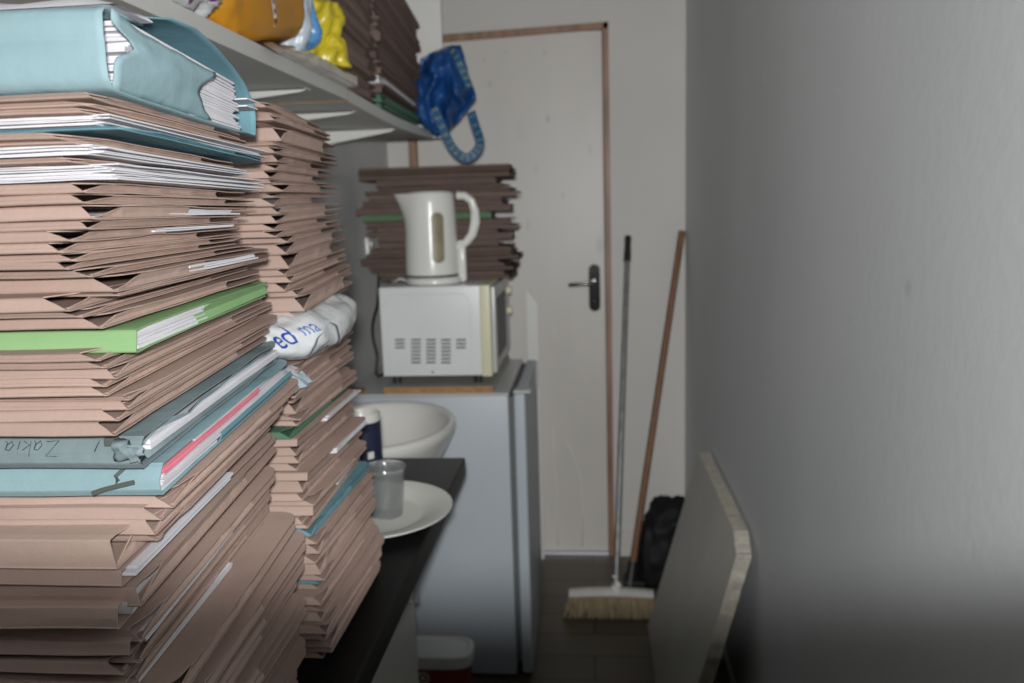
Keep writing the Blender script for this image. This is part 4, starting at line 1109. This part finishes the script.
# black bag in the corner
b = MB(); 
def bbf(p):
    f = max(0, p.z/.33); return Vector((p.x+.055*f**1.2, p.y+.06*f, p.z))
crumple(b, (.232, 2.82, .155), (.085, .085, .155), .026, 31.0, 44, 30, .75, 0, 12, flat=-.1545, fn=bbf)
for v in b.v: v.x = min(v.x, XR-.016); v.z = max(v.z, .0006)
bb = b.build('bin_bag', M['blackbag'], smooth=True, origin=(.232, 2.82, 0)); tag(bb, 'crumpled black plastic bag in the corner behind the plasterboard', 'bag')
b = MB(); sp3 = curve([(.215, 2.80, .25), (.195, 2.765, .22), (.186, 2.75, .14), (.190, 2.745, .06)])
ribbon(b, sp3, .022); st = b.build('strap', M['blackbag'], solid=.002); st.parent = bb; st.location = -bb.location

# ------------------------------------------------------------------ broken plasterboard leaning on the right wall
tf = atX(711, 459, XR-.004); tn1 = atX(751, 523, XR-.004); tn2 = atX(757, 547, XR-.003)
bf_ = atZ(652, 626, .001); bn_ = Vector((.190, 1.95, .001))
th = .034
zt0 = (tf.z+tn1.z)/2
b = MB(); cut = []
def rag(p, q, n, amp, seed):
    r = []
    for i in range(n):
        f = i/n; r.append(p.lerp(q, f)+Vector((0, amp*noise.noise(Vector((i*1.3, seed, 0))), amp*.7*noise.noise(Vector((i*1.7, seed, 5))))))
    return r
# outer face polygon (towards the corridor) in the leaning plane: foot at x=.185, top at the wall
fx, tx_ = .205, XR-.006
slope = lambda z: fx+(tx_-fx)*z/zt0
near_low = Vector((0, 1.93, .001))
P2 = [Vector((0, bf_.y, .001)), Vector((0, bf_.y-.02, .2)), Vector((0, tf.y+.03, zt0-.02)), Vector((0, tf.y, zt0))]
poly = []
seq = [Vector((0, bf_.y, .001)), Vector((0, tf.y, zt0)), Vector((0, tn1.y+.012, zt0-.002)), Vector((0, tn2.y, zt0-.03)), Vector((0, 1.755, .30)), Vector((0, 1.86, .001))]
for i in range(len(seq)):
    poly += rag(seq[i], seq[(i+1) % len(seq)], 14, .0030 if i not in (0, 5) else .0006, i*3.1)
for p in poly: p.z = max(.001, p.z)
nrm = Vector((zt0, 0, -(tx_-fx))).normalized()      # out of the corridor side
front = [Vector((slope(p.z)-th*nrm.x, p.y, p.z-min(0, 0))) for p in poly]
back = [Vector((slope(p.z)-.001, p.y+.006*noise.noise(Vector((p.y*40, p.z*40, 1))), p.z)) for p in poly]
n = len(poly)
b.add(front, [tuple(range(n))]); b.add(back, [tuple(range(n))[::-1]])
pbd = thing('plasterboard', Vector((.24, 2.1, 0)), 'broken grey plasterboard offcut leaning against the right wall', 'board')
b.build('paper_face', M['plaster'], pbd)
b = MB(); mid_ = [f_.lerp(g_, .5)+Vector((0, .004*noise.noise(Vector((i*.9, 3, 3))), .003*noise.noise(Vector((i*.8, 9, 3))))) for i, (f_, g_) in enumerate(zip(front, back))]
for p in mid_: p.z = max(.001, p.z)
b.add(front+mid_+back, [(i, (i+1) % n, n+(i+1) % n, n+i) for i in range(n)]+[(n+i, n+(i+1) % n, 2*n+(i+1) % n, 2*n+i) for i in range(n)])
b.build('broken_edge', M['plasteredge'], pbd)

# ------------------------------------------------------------------ light
def light(name, kind, loc, energy, size, aim=None, col=(1, 1, 1)):
    l = bpy.data.lights.new(name, kind); l.energy = energy; l.color = col
    o = bpy.data.objects.new(name, l); C.objects.link(o); o.location = loc
    if aim is not None: o.rotation_euler = (Vector(aim)-Vector(loc)).to_track_quat('-Z', 'Y').to_euler()
    return o
# camera flash: its beam is cut off low down by the lens barrel
el = radians(59.0); fl = light('camera_flash', 'SPOT', (0, -.02, H+.04), 1.0, .02, (0, -.02+cos(el), H+.04+sin(el)), (1, 1, .99))
fl.data.spot_size = radians(180); fl.data.spot_blend = .12; fl.data.shadow_soft_size = .018
fl.data.use_nodes = True; nt = fl.data.node_tree; em = nt.nodes['Emission']
fo = nt.nodes.new('ShaderNodeLightFalloff'); fo.inputs['Strength'].default_value = 34.0
mx = nt.nodes.new('ShaderNodeMath'); mx.operation = 'MULTIPLY_ADD'; mx.inputs[1].default_value = .85
mc = nt.nodes.new('ShaderNodeMath'); mc.operation = 'MULTIPLY'; mc.inputs[1].default_value = .25
nt.links.new(fo.outputs['Constant'], mc.inputs[0]); nt.links.new(fo.outputs['Linear'], mx.inputs[0]); nt.links.new(mc.outputs[0], mx.inputs[2])
nt.links.new(mx.outputs[0], em.inputs['Strength'])
w = bpy.data.worlds.new('world'); bpy.context.scene.world = w; w.use_nodes = True
w.node_tree.nodes['Background'].inputs['Color'].default_value = (.92, .96, 1, 1); w.node_tree.nodes['Background'].inputs['Strength'].default_value = .015

sc = bpy.context.scene
sc.view_settings.view_transform = 'Standard'; sc.view_settings.look = 'None'; sc.view_settings.gamma = 1; sc.view_settings.exposure = 0
sc.view_settings.use_curve_mapping = False
